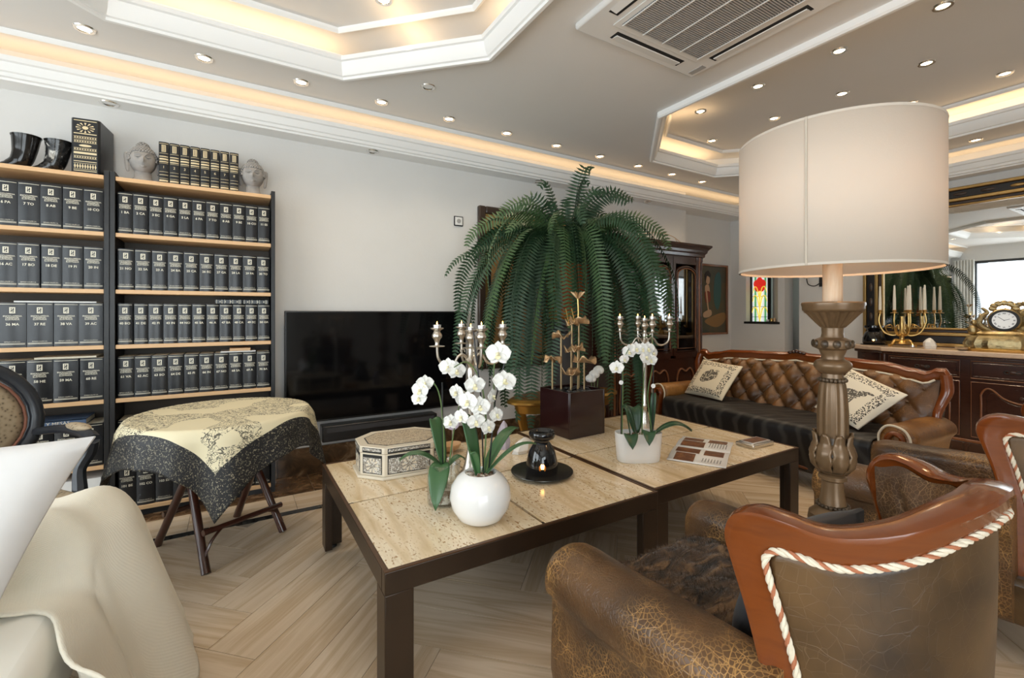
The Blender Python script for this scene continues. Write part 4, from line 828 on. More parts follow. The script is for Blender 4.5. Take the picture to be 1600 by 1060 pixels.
def drape(u, v):
    x, y = (u*2-1)*HS, (v*2-1)*HS; a = R(45); X_, Y_ = x*cos(a)-y*sin(a), x*sin(a)+y*cos(a); r = math.hypot(X_, Y_); th = math.atan2(Y_, X_); R0 = RT+.006
    if r <= R0: return (X_, Y_, TZ2+.004)
    h = r-R0; fold = sin(8*th+.6)*.5+.5*sin(13*th+2); k = min(1, h/.05); out = R0+.022*k+h*((.10+.13*fold) if abs(th) < 2.4 else .07+.05*fold)
    z = TZ2+.004-h*.955+.010*(1-k)*k
    if abs(th-PI) < .5 or abs(th+PI) < .5:                       # left corner flares outward and turns up
        q = math.exp(-((abs(abs(th)-PI))/.30)**2)*max(0, h-.08); out += q*.12; z += q*.10
    th2 = th+.05*sin(5*th)*k
    return (out*cos(th2), out*sin(th2), z)
o = MB().grid(drape, 110, 110, uvf=lambda u, v: ((u*2-1)*HS, (v*2-1)*HS)).build('tablecloth', 'printcloth', solid=.003, ang=80, loc=(TX, TY, 0), fix=False)
tag(o, 'cream and black printed cloth draped over the folding table', 'tablecloth')
# ================================================================ cream sofa, throw and white pillow (bottom left)
t = thing('cream_sofa', 'cream upholstered sofa at the left with a throw on its arm', 'sofa', (-.75, 1.1, 0))
MB().box(-.55, -1.0, .05, .38, .50, .26).build('base', 'sofacream', t, bev=.03, seg=3)
for i in range(2): MB().box(-.40, -1.0+i*.79, .262, .395, -.22+i*.79, .462).build('seat_cushion', 'sofacream', t, bev=.05, seg=5)
MB().box(-.58, -1.0, .262, -.42, .62, .80).build('backrest', 'sofacream', t, bev=.06, seg=4); MB().box(-.55, .69, .05, .20, .95, .53).build('arm', 'sofacream', t, bev=.10, seg=5); MB().box(-.55, -1.3, .05, .44, -1.005, .62).build('arm', 'sofacream', t, bev=.10, seg=5)
for x in (-.5, .38):
    for y in (-1.2, .88): MB().lathe([(.022, 0), (.03, .052)], 12).build('foot', 'black', t, loc=(x, y, 0))
# knitted throw: runs from the far foot of the arm, over it and forward down to the seat
PRO = smooth_pts([(2.13, .06, 0), (2.135, .30, 0), (2.115, .52, 0), (2.06, .60, 0), (1.96, .637, 0), (1.84, .634, 0), (1.745, .60, 0), (1.69, .545, 0), (1.655, .495, 0), (1.56, .478, 0), (1.42, .476, 0), (1.28, .476, 0), (1.1, .474, 0), (.85, .474, 0)], 5)
def vend(ye):
    for i in range(len(PRO)-1):
        if PRO[i+1].x <= ye and i > 30: return (i+(PRO[i].x-ye)/(PRO[i].x-PRO[i+1].x))/(len(PRO)-1)
    return 1
def throw(u, v):
    vm = vend(max(.86, min(1.60, 1.69-1.42*(u*1.36-.54)+.02*sin(u*30)))); k = v*vm*(len(PRO)-1); i = min(int(k), len(PRO)-2); p = lerp(PRO[i], PRO[i+1], k-i); y, z = p.x, p.y; t_ = u*1.36
    xf = -.42+.03*sin(y*7)+max(0, 1.75-y)*.14; run = xf+1.05
    if t_ < run: x = -1.05+t_; zz = z; yy = y
    else:
        s = t_-run; rad = .11; a = min(s/rad, 1.25); x = xf+rad*sin(a); zz = z-rad*(1-cos(a)); s2 = min(max(0, s-rad*1.25), max(0, (zz-.03)/.93)); x += s2*.31; zz -= s2*.93; yy = y-(s2*.10)*(1 if y > 1.6 else .4)
        yy += .03*sin(y*16+1)*min(1, s/.2); x += .018*sin(y*21)*min(1, s/.15)
        if zz < .03: x += (.03-zz)*.3; zz = .03
    zz += .012*sin(x*11+y*17)*sin(y*9)+.007*sin(x*27-y*13); f_ = max(0, sin(x*9+y*13+1))**4; zz += .016*f_*(1 if zz > .1 else 0)
    return (x, yy, max(zz, .03))
o = MB().grid(throw, 90, 66, uvf=lambda u, v: (u*1.36, v*1.75)).build('throw_blanket', 'waffle', solid=.008, ang=80, fix=False); tag(o, 'cream waffle-weave throw draped over the sofa arm', 'throw')
tag(pillow('white_pillow', [(-.88, 1.50, .50), (-.47, 1.45, .52), (-.315, 1.60, .895), (-.86, 1.66, .90)], .075, 'linen', n=20, pinch=.05), 'white cotton pillow leaning on the cream sofa arm', 'pillow')
# ================================================================ grey-framed armchair in front of the bookcase
t = thing('carved_armchair', 'dark grey framed armchair with speckled upholstery by the bookcase', 'armchair', (-.88, 2.66, -.0), math.atan2(-.83, .55)+PI/2)
# local: front is -y
def oval(rx, rz, z0, y0, tilt, n=28): return [(rx*cos(a), y0+(z0+rz*sin(a)-.45)*tilt, z0+rz*sin(a)*(1 if sin(a) > 0 else .85)) for a in [2*PI*i/n for i in range(n)]]
MB().tube(oval(.27, .27, .73, .24, .16), .030, 10, closed=True, up=(0, 1, 0)).build('back_frame', 'greyframe', t); MB().tube(oval(.228, .228, .73, .222, .16), .006, 6, closed=True, up=(0, 1, 0)).build('nail_trim', 'redtrim', t)
b = MB(); O_ = oval(.225, .225, .73, .235, .16, 28)
b.grid(lambda u, v: tuple(Vector((0, .235+(.73-.45)*.16, .73)).lerp(Vector(O_[int(round(u*28)) % 28]), v)+Vector((0, -.035*(1-v*v), 0))), 28, 6, cu=True); b.build('back_pad', 'speckle', t, solid=.012, fix=False)
MB().prism([(-.27, -.27), (.27, -.27), (.235, .25), (-.235, .25)], .33, .40).build('seat_rail', 'greyframe', t, bev=.015); MB().prism([(-.255, -.26), (.255, -.26), (.22, .22), (-.22, .22)], .40, .455).build('seat', 'speckle', t, bev=.03, seg=4)
for s in (-1, 1):
    MB().tube(smooth_pts([(s*.255, .25, .66), (s*.30, .14, .675), (s*.32, .0, .675), (s*.315, -.10, .67), (s*.31, -.15, .655)], 6), [.018, .02, .024, .024, .028], 8).build('arm', 'greyframe', t); MB().ell((s*.316, -.0, .698), (.030, .10, .017), 12, 8).build('arm_pad', 'speckle', t)
    MB().tube(smooth_pts([(s*.31, -.15, .655), (s*.315, -.11, .60), (s*.29, -.08, .52), (s*.27, -.13, .44), (s*.26, -.16, .36)], 6), [.022, .026, .024, .028, .03], 8).build('arm_support', 'greyframe', t)
    MB().tube(smooth_pts([(s*.245, -.25, .35), (s*.265, -.27, .25), (s*.24, -.26, .12), (s*.25, -.275, .0)], 5), [.034, .034, .02, .018], 8).build('leg', 'greyframe', t); MB().tube([(s*.215, .24, .35), (s*.225, .28, .0)], [.028, .018], 8).build('leg', 'greyframe', t); MB().tube([(s*.15, .25, .36), (s*.16, .27, .55)], .022, 8).build('back_post', 'greyframe', t)
# ================================================================ leather tub armchairs
UL = .49
def U(s, z, off=0):
    th = s/UL*PI/2; k = lerp(.90, 1.0, min(1, max(0, (z-.25)/.6))); a, c = (.325+off)*k, (.29+off)*k
    x = a*sin(th); y = .525-c*cos(th)
    if abs(th) > PI/2: x = a*math.copysign(1, s); y = .525+(abs(s)-UL)
    return Vector((x, y-.64, z))
OUT = smooth_pts([(.43, .24, 0), (.425, .40, 0), (.435, .54, 0), (.462, .66, 0), (.492, .75, 0), (.505, .80, 0), (.488, .842, 0), (.445, .862, 0), (.39, .860, 0), (.32, .850, 0), (.22, .868, 0), (.11, .90, 0), (0, .915, 0)], 4)
INN = smooth_pts([(.365, .24, 0), (.36, .40, 0), (.365, .54, 0), (.392, .66, 0), (.410, .72, 0), (.422, .76, 0), (.422, .782, 0), (.405, .797, 0), (.37, .798, 0), (.31, .793, 0), (.215, .812, 0), (.11, .848, 0), (0, .866, 0)], 4)
OUTF = [(p.x, p.y) for p in OUT]+[(-p.x, p.y) for p in OUT[-2::-1]]; INNF = [(p.x, p.y) for p in INN]+[(-p.x, p.y) for p in INN[-2::-1]]
def armchair(label, x, y, seat_m, group):
    t = thing('leather_armchair', label, 'armchair', (x, y, 0), 0, group)      # faces +y
    # carved mahogany frame: closed cross-section swept along the outline
    b = MB(); n = len(OUTF); CS = [(0, .000), (.25, .006), (.55, .004), (.75, .012), (.93, .010), (1.0, -.004), (1.02, -.022), (.97, -.042), (.85, -.048), (.75, -.040), (.3, -.036), (0, -.036)]
    for (so, zo), (si, zi) in zip(OUTF, INNF):
        for k, off in CS: b.v.append(tuple(U(lerp(si, so, k), lerp(zi, zo, k), off)))
    m = len(CS)
    for i in range(n-1):
        for k in range(m): b.f.append((i*m+k, (i+1)*m+k, (i+1)*m+(k+1) % m, i*m+(k+1) % m))
    b.f += [tuple(range(m)), tuple(range((n-1)*m, n*m))[::-1]]; b.build('back_frame', 'mahog', t, ang=50)
    # outer leather panel
    nz = 14; hi = n//2
    def pan(u, v):
        k = u*(n-1); i = min(int(k), n-2); s, z = lerp(INNF[i][0], INNF[i+1][0], k-i), lerp(INNF[i][1], INNF[i+1][1], k-i); q = v
        return tuple(U(s*(1-.0*q), z, -.012).lerp(U(s*.96*(1-q)+0*q, lerp(z, .24, q) if True else z, -.010), 1) if q > 0 else U(s, z, -.012))
    def pan2(u, v):
        s = lerp(-.422, .422, u); zt = ipol_inn(abs(s)); lo = .24; z = lerp(lo, zt, v); lim = ipol_side(z); s2 = max(-lim, min(lim, s)); return tuple(U(s2, z, -.012+.010*sin(PI*v)*(1-u*u*0)))
    ii = [(p.x, p.y) for p in INN]
    def ipol_inn(a):
        best = .785
        for (a0, z0), (a1, z1) in zip(ii, ii[1:]):
            if z0 > .78 and z1 > .78 and min(a0, a1) <= a <= max(a0, a1) and abs(a0-a1) > 1e-6: best = lerp(z0, z1, (a-a0)/(a1-a0))
        return best
    def ipol_side(z):
        for (a0, z0), (a1, z1) in zip(ii, ii[1:]):
            if z0 <= z <= z1 and z1 > z0: return lerp(a0, a1, (z-z0)/(z1-z0))
        return .422
    MB().grid(pan2, 60, 24).build('outer_back', 'leatherback', t, solid=.006, ang=80, fix=False)
    # rope trim: two twisted strands along the inner outline
    RP = [U(s, z, .004) for s, z in INNF]; fine = smooth_pts(RP, 9); L = [0]
    for a, c in zip(fine, fine[1:]): L.append(L[-1]+(c-a).length)
    for k, m_ in ((0, 'rope_cream'), (1, 'rope_cream'), (2, 'rope_red')):
        pts = []
        for i, p in enumerate(fine):
            tn = (fine[min(i+1, len(fine)-1)]-fine[max(i-1, 0)]).normalized(); nn = Vector((p.x, p.y+.115, 0)).normalized(); bb = tn.cross(nn); a = L[i]/.020*2*PI*.5+k*2*PI/3
            pts.append(p+nn*cos(a)*.0030+bb*sin(a)*.0030)
        MB().tube(pts, .0042 if k < 2 else .0036, 6).build('rope_trim', m_, t)
    # inner tufted back
    def inner(u, v):
        s0 = lerp(-1, 1, u); top = ipol([(0, .895), (.11, .880), (.22, .848), (.32, .830), (.40, .842), (.47, .825)], abs(s0)*.475); z = lerp(.40, top, v); s = s0*ipol([(.40, .41), (.54, .42), (.66, .445), (.75, .474), (.82, .48)], z); q = (abs(sin(PI*(s/.17+v*1.5)))*abs(sin(PI*(s/.17-v*1.5))))**.45; e = min(1, 5*min(u, 1-u, 1-v))
        return tuple(U(s, z, -.046-(.022+.035*q)*e))
    MB().grid(inner, 72, 30).build('inner_back', 'leather', t, ang=80, fix=False)
    for i in range(-2, 3):
        for j in (1, 2):
            s = i*.17+(0 if j == 2 else .085)*0; v = j/3
            if abs(s) < .42: MB().ell(tuple(U(s, lerp(.40, .83, v), -.085)), (.008, .008, .008), 8, 6).build('button', 'leather', t)
    # seat, throw, arms, legs
    MB().box(-.33, -.26, .14, .33, .40, .30).build('seat_base', 'leatherback', t, bev=.02); MB().box(-.228, -.22, .302, .228, .415, .44).build('seat_cushion', 'leather', t, bev=.045, seg=4)
    MB().box(-.36, .36, .13, .36, .415, .20).build('front_rail', 'mahog', t, bev=.015)
    for s in (-1, 1):
        # rolled arm: section swept from the wing to the front
        b = MB(); sec = [(-.062, .15), (-.066, .45), (-.062, .52), (-.02, .545), (.03, .545), (.075, .525), (.098, .48), (.094, .43), (.07, .39), (.066, .15)]; sec = [(p.x, p.y) for p in smooth_pts([(a, c, 0) for a, c in sec], 4, True)]
        YS = [(-.20, .98, .03), (-.05, .99, .02), (.10, 1, 0.01), (.25, 1, 0), (.34, .995, 0), (.39, .97, 0), (.415, .92, 0), (.428, .80, 0), (.432, .55, 0), (.433, .2, 0)]
        for yy, k, up in YS:
            for a, z in sec: b.v.append((s*(.292+a*k), yy, .35+(z-.35)*k*1.06+up))
        m = len(sec)
        for i in range(len(YS)-1):
            for k in range(m): b.f.append((i*m+k, (i+1)*m+k, (i+1)*m+(k+1) % m, i*m+(k+1) % m))
        b.f += [tuple(range(m)), tuple(range((len(YS)-1)*m, len(YS)*m))[::-1]]; b.build('arm', 'leatherarm', t, ang=60)
        MB().tube(smooth_pts([(s*.33, .38, .14), (s*.36, .40, .09), (s*.335, .39, .04), (s*.36, .405, 0)], 5), [.04, .036, .02, .022], 10).build('leg', 'mahog', t)
        MB().tube([(s*.25, -.26, .25), (s*.27, -.31, 0)], [.034, .022], 4).build('leg', 'mahog', t)
    b = MB(); RR = [U(lerp(-.44, .44, i/30), .255, .004) for i in range(31)]; b.tube(RR, .028, 8, flat=.7, up=(0, 0, 1)).build('base_rail', 'mahog', t)
    return t
A1 = (1.135, .64); A2 = (2.63, .64)
armchair('brown leather tub armchair nearest the camera, with dark fur on its seat', *A1, 'leather', 'leather tub armchairs'); armchair('brown leather tub armchair at the right edge behind the floor lamp', *A2, 'leather', 'leather tub armchairs')
# fur throw on the near chair
def fur(u, v):
    x = lerp(-.235, .235, u); y = lerp(-.23, .40, v); e = min(1, 8*min(u, 1-u)); z = .452+.012*sin(x*14+y*9)*sin(y*17)+.006*sin(x*60)*sin(y*52+x*20)
    if v > .93: z -= (v-.93)*.5; y = lerp(-.23, .40, .93)+(v-.93)*.50
    return (A1[0]+x, A1[1]+y, z+.006*e)
o = MB().grid(fur, 70, 70).build('fur_throw', 'fur', solid=.012, ang=80, fix=False); tag(o, 'dark brown fur throw on the near armchair seat', 'fur throw')
hb = MB(); rnd = random.Random(3)
for _ in range(9000):
    u, v = rnd.random(), rnd.random(); p = Vector(fur(u, v))+Vector((0, 0, .005)); d = Vector((rnd.gauss(.15, .35), rnd.gauss(.5, .35), .55)).normalized()*rnd.uniform(.014, .026); w_ = Vector((d.y, -d.x, 0)).normalized()*.0011; hb.add([p-w_, p+w_, p+d+Vector((0, 0, -.006))], [(0, 1, 2)])
h_ = hb.build('fur_pile', 'fur', o, fix=False, smooth=False); h_['kind'] = 'stuff'
tag(pillow('grey_cushion', [(.95, .62, .47), (1.27, .56, .47), (1.22, .47, .775), (.93, .52, .775)], .05, 'velvet'), 'dark grey velvet cushion inside the near armchair', 'cushion')
# ================================================================ tufted leather sofa
t = thing('leather_sofa', 'long buttoned brown leather sofa with carved wooden rail', 'sofa', (3.83, 2.09, 0), -PI/2-R(3)); HL = 1.02
TOP = [(0, .885), (.10, .868), (.35, .86), (.62, .85), (.80, .82), (.88, .805), (.93, .835), (.975, .835), (1.0, .80)]
def top(x): return ipol(TOP, abs(x))
def sb(u, v):
    x = lerp(-.95, .95, u); z = lerp(.40, top(x)-.035, v); q = (abs(sin(PI*(x/.16+z/.20)))*abs(sin(PI*(x/.16-z/.20))))**.45; e = min(1, 7*min(u, 1-u, 1-v)); return (x, .20+(z-.4)*.30-(.022+.055*q)*e, z)
MB().grid(sb, 150, 46).build('tufted_back', 'leathersofa', t, ang=80, fix=False)
for i in range(-11, 12):
    for j in range(3, 9):
        x, z = i*.08, j*.10
        if (i+j) % 2 == 0 and .44 < z < top(x)-.07: MB().ell((x, .20+(z-.4)*.30-.034, z), (.010, .008, .010), 8, 6).build('button', 'leather', t)
b = MB(); CSS = [(0, -.07), (-.014, -.066), (-.024, -.045), (-.016, -.02), (-.022, -.008), (-.008, .010), (.02, .014), (.036, 0), (.04, -.03), (.036, -.10)]
PTS = [lerp(-1.0, 1.0, i/80) for i in range(81)]
for x in PTS:
    for dy, dz in CSS: z = top(x)+dz; b.v.append((x, .20+(top(x)-.4)*.30-.02+dy, z))
m = len(CSS); [b.f.append((i*m+k, (i+1)*m+k, (i+1)*m+(k+1) % m, i*m+(k+1) % m)) for i in range(80) for k in range(m)]; b.f += [tuple(range(m)), tuple(range(80*m, 81*m))[::-1]]; b.build('top_rail', 'mahog', t, ang=50)
for k in range(5): MB().ell(((k-2)*.028, .305, .892-.006*abs(k-2)), (.02, .016, .018-.002*abs(k-2)), 10, 6).build('crest_carving', 'darkwood', t)
MB().grid(lambda u, v: (lerp(-.97, .97, u), .27+(lerp(.15, top(lerp(-.97, .97, u))-.03, v)-.4)*.28, lerp(.15, top(lerp(-.97, .97, u))-.03, v)), 40, 6).build('outer_back', 'leatherback', t, solid=.02, fix=False)
MB().tube([(lerp(-.93, .93, i/60), .20+(top(lerp(-.93, .93, i/60))-.4)*.30-.048, top(lerp(-.93, .93, i/60))-.068) for i in range(61)], .007, 6).build('rope_trim', 'rope_cream', t)
MB().box(-.90, -.36, .17, .90, .24, .30).build('seat_base', 'leatherback', t, bev=.02); MB().box(-.87, -.37, .30, .87, .26, .415).build('seat_cushion', 'leather', t, bev=.045, seg=4); MB().box(-.93, -.385, .10, .93, -.33, .175).build('front_rail', 'darkwood', t, bev=.015); MB().box(-.92, -.395, .125, .92, -.38, .145).build('rail_bead', 'mahog', t, bev=.006)
for s in (-1, 1):
    b = MB(); sec = [(p.x, p.y) for p in smooth_pts([(-.07, .15, 0), (-.075, .38, 0), (-.09, .44, 0), (-.075, .505, 0), (-.02, .53, 0), (.04, .525, 0), (.09, .49, 0), (.10, .44, 0), (.07, .39, 0), (.055, .30, 0), (.05, .15, 0)], 4, True)]
    YS = [(.28, .95), (.1, 1), (-.15, 1), (-.27, 1.03), (-.31, 1.0), (-.325, .9)]
    for yy, k in YS:
        for a, z in sec: b.v.append((s*(.95+a*k), yy, .40+(z-.40)*k))
    m = len(sec); [b.f.append((i*m+k, (i+1)*m+k, (i+1)*m+(k+1) % m, i*m+(k+1) % m)) for i in range(len(YS)-1) for k in range(m)]; b.f += [tuple(range(m)), tuple(range((len(YS)-1)*m, len(YS)*m))[::-1]]; b.build('arm', 'leathertan', t, ang=60)
    sp = smooth_pts([(s*.955, -.335, .17), (s*.94, -.34, .28), (s*.925, -.34, .38), (s*.915, -.34, .45), (s*.945, -.34, .485), (s*.985, -.34, .47), (s*.985, -.34, .435), (s*.955, -.34, .43)], 6)
    MB().tube(sp, [.04, .034, .03, .03, .028, .026, .024, .02], 10, flat=.6, up=(0, 1, 0)).build('arm_scroll', 'mahog', t)
    MB().tube(smooth_pts([(s*.885, -.345, .20), (s*.875, -.345, .38), (s*.872, -.345, .47), (s*.92, -.345, .53), (s*1.0, -.345, .515), (s*1.032, -.345, .45), (s*1.01, -.345, .38), (s*1.0, -.345, .2)], 6), .007, 6).build('nail_trim', 'rope_cream', t)
    MB().tube(smooth_pts([(s*.98, .20+(.8-.4)*.3-.02, .80), (s*.995, .28, .70), (s*.97, .25, .60), (s*.96, .22, .50), (s*.965, .24, .2)], 6), [.034, .036, .028, .026, .03], 10).build('back_post', 'mahog', t)
    for yy in (-.33, .25): MB().tube(smooth_pts([(s*.90, yy, .16), (s*.92, yy, .10), (s*.90, yy, .04), (s*.915, yy, 0)], 5), [.04, .034, .02, .022], 8).build('leg', 'darkwood', t)
# zebra throw over the seat and its front
def zeb(u, v):
    x = lerp(-.845, .845, u); s = v*.84; y = .17-s; z = .424+.004*sin(x*9)*sin(s*20)
    if s > .50: q = s-.50; a = min(q/.055, PI/2); y = -.33-.055*sin(a); z = .424-.055*(1-cos(a))-max(0, q-.086); y -= .012*sin(x*13)*min(1, q*5)+.008
    return (x, y, z)
o = MB().grid(zeb, 80, 50, uvf=lambda u, v: (u*2, v)).build('zebra_throw', 'zebra', solid=.006, ang=80, loc=(3.83, 2.09, 0), rot=(0, 0, -PI/2-R(3)), fix=False); tag(o, 'black zebra-striped throw covering the leather sofa seat', 'throw')
def sofa_pt(x, y, z): a = -PI/2-R(3); return (3.83+x*cos(a)-y*sin(a), 2.09+x*sin(a)+y*cos(a), z)
tag(pillow('leopard_cushion', [sofa_pt(-.84, -.10, .44), sofa_pt(-.40, -.14, .44), sofa_pt(-.36, .10, .735), sofa_pt(-.80, .12, .76)], .05, 'cushion', pinch=.03), 'cream cushion with a leopard head at the far end of the sofa', 'cushion')
tag(pillow('cheetah_cushion', [sofa_pt(.32, -.02, .50), sofa_pt(.70, -.22, .44), sofa_pt(.88, .02, .68), sofa_pt(.48, .17, .80)], .05, 'cushion2', pinch=.03), 'cream cushion with a walking cheetah tilted at the near end of the sofa', 'cushion')
# ================================================================ floor lamp
t = thing('floor_lamp', 'tall carved bronze-coloured floor lamp with a large cream drum shade', 'lamp', (1.84, .80, 0))
MB().lathe([(.0, .50), (.060, .50), (.064, .515), (.058, .53), (.038, .545), (.030, .555), (.040, .565), (.070, .58), (.077, .605), (.073, .63), (.052, .648), (.044, .655)], 36).build('lower_knop', 'bronze', t)
b = MB()
for i in range(22): a = 2*PI*i/22; b.ell((.046*cos(a), .046*sin(a), .663), (.008, .008, .007), 6, 5)
b.build('bead_ring', 'bronzedark', t)
MB().lathe([(.042, .665), (.038, .69), (.034, .72), (.033, .75), (.043, .757), (.043, .77), (.036, .776), (.036, .79)], 36).build('lower_shaft', 'bronze', t)
MB().lathe([(.034, .775), (.052, .79), (.066, .82), (.064, .85), (.052, .885), (.048, .91)], 40, rib=.05, ribn=8).build('acanthus_core', 'bronzedark', t)
def acan(n, r0, z0, z1, bul, m_='bronze', w_=.026):
    for i in range(n):
        a = 2*PI*i/n; d = Vector((cos(a), sin(a), 0)); sd = Vector((-sin(a), cos(a), 0))
        def f(u, v, d=d, sd=sd):
            k = 2*u-1; r = r0(v)+.006*(1-k*k)+(.007*max(0, v-.82)/.18)-.004*abs(sin(6*PI*v))*abs(k); w2 = w_*sin(PI*min(1, .12+v*.86))**.6*(1+.12*sin(v*22)); return tuple(d*r+sd*k*w2+Vector((0, 0, lerp(z0, z1, v))))
        MB().grid(f, 6, 14).build('acanthus_leaf', m_, t, solid=.005, fix=False)
acan(8, lambda v: ipol([(0, .038), (.25, .064), (.5, .066), (.75, .055), (1, .052)], v), .78, .925, 0)
MB().lathe([(.046, .90), (.046, 1.0), (.042, 1.07), (.038, 1.10), (.036, 1.105)], 100, rib=.045, ribn=10).build('fluted_shaft', 'bronze', t)
b = MB()
for i in range(20): a = 2*PI*i/20; b.ell((.039*cos(a), .039*sin(a), 1.113), (.008, .007, .008), 6, 5)
b.build('bead_ring', 'bronzedark', t)
MB().lathe([(.034, 1.12), (.032, 1.135), (.050, 1.148), (.058, 1.16), (.058, 1.172), (.050, 1.182), (.036, 1.188), (.034, 1.20), (.040, 1.215), (.042, 1.222)], 36).build('mid_knop', 'bronze', t)
MB().lathe([(.036, 1.218), (.056, 1.228), (.060, 1.242), (.056, 1.256), (.036, 1.266), (.033, 1.28), (.034, 1.30), (.04, 1.305)], 36, rib=.0).build('upper_knop', 'bronze', t)
for i in range(10): a = 2*PI*i/10; MB().ell((0, 0, 0), (.008, .013, .015), 8, 6).build('knop_carving', 'bronzedark', t, loc=(.058*cos(a), .058*sin(a), 1.243), rot=(0, 0, a))
# everything above is laid out for a stem of 1.30 m; the flared bowl carries the candle sleeve
MB().lathe([(.036, 1.302), (.050, 1.318), (.078, 1.352), (.086, 1.358)], 160, rib=.06, ribn=20).build('fluted_bowl', 'bronze', t); MB().lathe([(.084, 1.357), (.092, 1.362), (.094, 1.368), (.094, 1.376), (.097, 1.384), (.096, 1.390), (.092, 1.393), (0, 1.391)], 40).build('dish', 'bronze', t)
MB().lathe([(.031, 1.392), (.030, 1.60), (0, 1.60)], 24).build('candle_sleeve', 'waxbrown', t)
MB().lathe([(.062, .50), (.050, .47), (.040, .44), (.034, .36), (.03, .20), (.0, .18)], 30, rib=.10, ribn=12).build('skirt', 'bronzedark', t)
for k in range(3):
    a = 2*PI*k/3+2.62; d = Vector((cos(a), sin(a), 0)); MB().tube(smooth_pts([d*.03+Vector((0, 0, .42)), d*.09+Vector((0, 0, .47)), d*.13+Vector((0, 0, .40)), d*.10+Vector((0, 0, .2)), d*.15+Vector((0, 0, .05)), d*.2+Vector((0, 0, .018))], 6), [.022, .026, .024, .018, .016, .018], 8).build('foot_leg', 'bronze', t)
for o_ in kids(t):
    pass
SZ0, SZ1, SR = 1.372, 1.842, .30
for o_ in kids(t):                       # the stem below the shade is stretched to its measured height
    o_.location.z -= .132 if o_.name.split('.')[0] not in ('foot_leg', 'skirt') else 0
for o_ in kids(t):
    if o_.name.split('.')[0] == 'skirt': o_.location.z = -.10
    if o_.name.split('.')[0] == 'foot_leg': o_.location.z = 0; o_.scale.z = .78
MB().lathe([(SR, SZ0), (SR, SZ1)], 96, caps=False).build('shade', 'shade', t, solid=.004)
MB().lathe([(SR+.0025, SZ0), (SR+.003, SZ0+.008), (SR-.003, SZ0+.008), (SR-.003, SZ0), (SR+.0025, SZ0)], 96, caps=False).build('shade_trim', 'shade', t); MB().lathe([(SR+.0025, SZ1-.008), (SR+.003, SZ1), (SR-.003, SZ1), (SR-.003, SZ1-.008)], 96, caps=False).build('shade_trim', 'shade', t)
an = math.atan2(-.80, -1.84)-R(13); MB().box(-.002, -.003, SZ0, .003, .003, SZ1).build('seam', 'seamcloth', t, smooth=False, loc=((SR+.002)*cos(an), (SR+.002)*sin(an), 0), rot=(0, 0, an))
for k in range(3): a = 2*PI*k/3; MB().tube([(0, 0, SZ1-.08), (SR*cos(a), SR*sin(a), SZ1-.02)], .003, 6).build('spider', 'brass', t)
MB().ell((0, 0, 1.56), (.035, .035, .05), 16, 10).build('bulb', 'lampglow', t); MB().tube([(0, 0, 1.46), (0, 0, SZ1-.08)], .006, 8).build('rod', 'brass', t)
l = bpy.data.lights.new('lamp_light', 'POINT'); l.energy = 5; l.color = (1, .58, .28); l.shadow_soft_size = .06; link('lamp_light', l, t, (.07, 0, 1.66))
# ================================================================ fern on its pedestal
FX, FY = 2.36, 3.02
t = thing('gilt_console', 'low oval gilded table with cabriole legs under the fern pedestal', 'table', (FX, FY, 0)); t.scale = (2.35, .95, 1.1)
MB().lathe([(0, .46), (.22, .46), (.235, .47), (.235, .485), (.22, .50), (0, .50)], 40).build('top', 'gilt', t); MB().lathe([(.20, .40), (.21, .46), (.19, .46), (.18, .40)], 40).build('apron', 'gilt', t)
for k in range(4):
    a = (PI/4+.05, 3*PI/4-.05, 5*PI/4+.3, 7*PI/4-.3)[k]; d = Vector((cos(a), sin(a), 0)); MB().tube(smooth_pts([d*.20+Vector((0, 0, .46)), d*.215+Vector((0, 0, .36)), d*.195+Vector((0, 0, .18)), d*.20+Vector((0, 0, .05)), d*.21+Vector((0, 0, 0))], 6), [.020, .021, .014, .010, .013], 8).build('leg', 'gilt', t)
t = thing('pedestal', 'dark grey cylindrical pedestal under the red pot', 'pedestal', (FX, FY, .5505)); t.scale = (1, 1, .9249); MB().lathe([(0, 0), (.14, 0), (.145, .01), (.145, .60), (.165, .62), (.165, .67), (0, .67)], 40).build('column', 'pedestal', t); MB().lathe([(.146, .55), (.150, .555), (.150, .565), (.146, .57)], 40, caps=False).build('band', 'frameblack', t)
t = thing('fern', 'huge Boston fern with arching fronds in a red-orange pot', 'plant', (FX, FY, 1.171))
MB().lathe([(0, 0), (.13, 0), (.145, .03), (.15, .07)], 36).build('pot_foot', 'potorange', t); MB().lathe([(.15, .07), (.19, .25), (.205, .42), (.215, .44), (.20, .45), (.19, .43), (0, .42)], 36).build('pot', 'potred', t)
b = MB(); [b.ell((random.gauss(0, .05), random.gauss(0, .05), .46+random.uniform(0, .12)), (.05, .05, .05), 7, 5) for _ in range(14)]; b.build('crown', 'fern', t)
rf = random.Random(11)
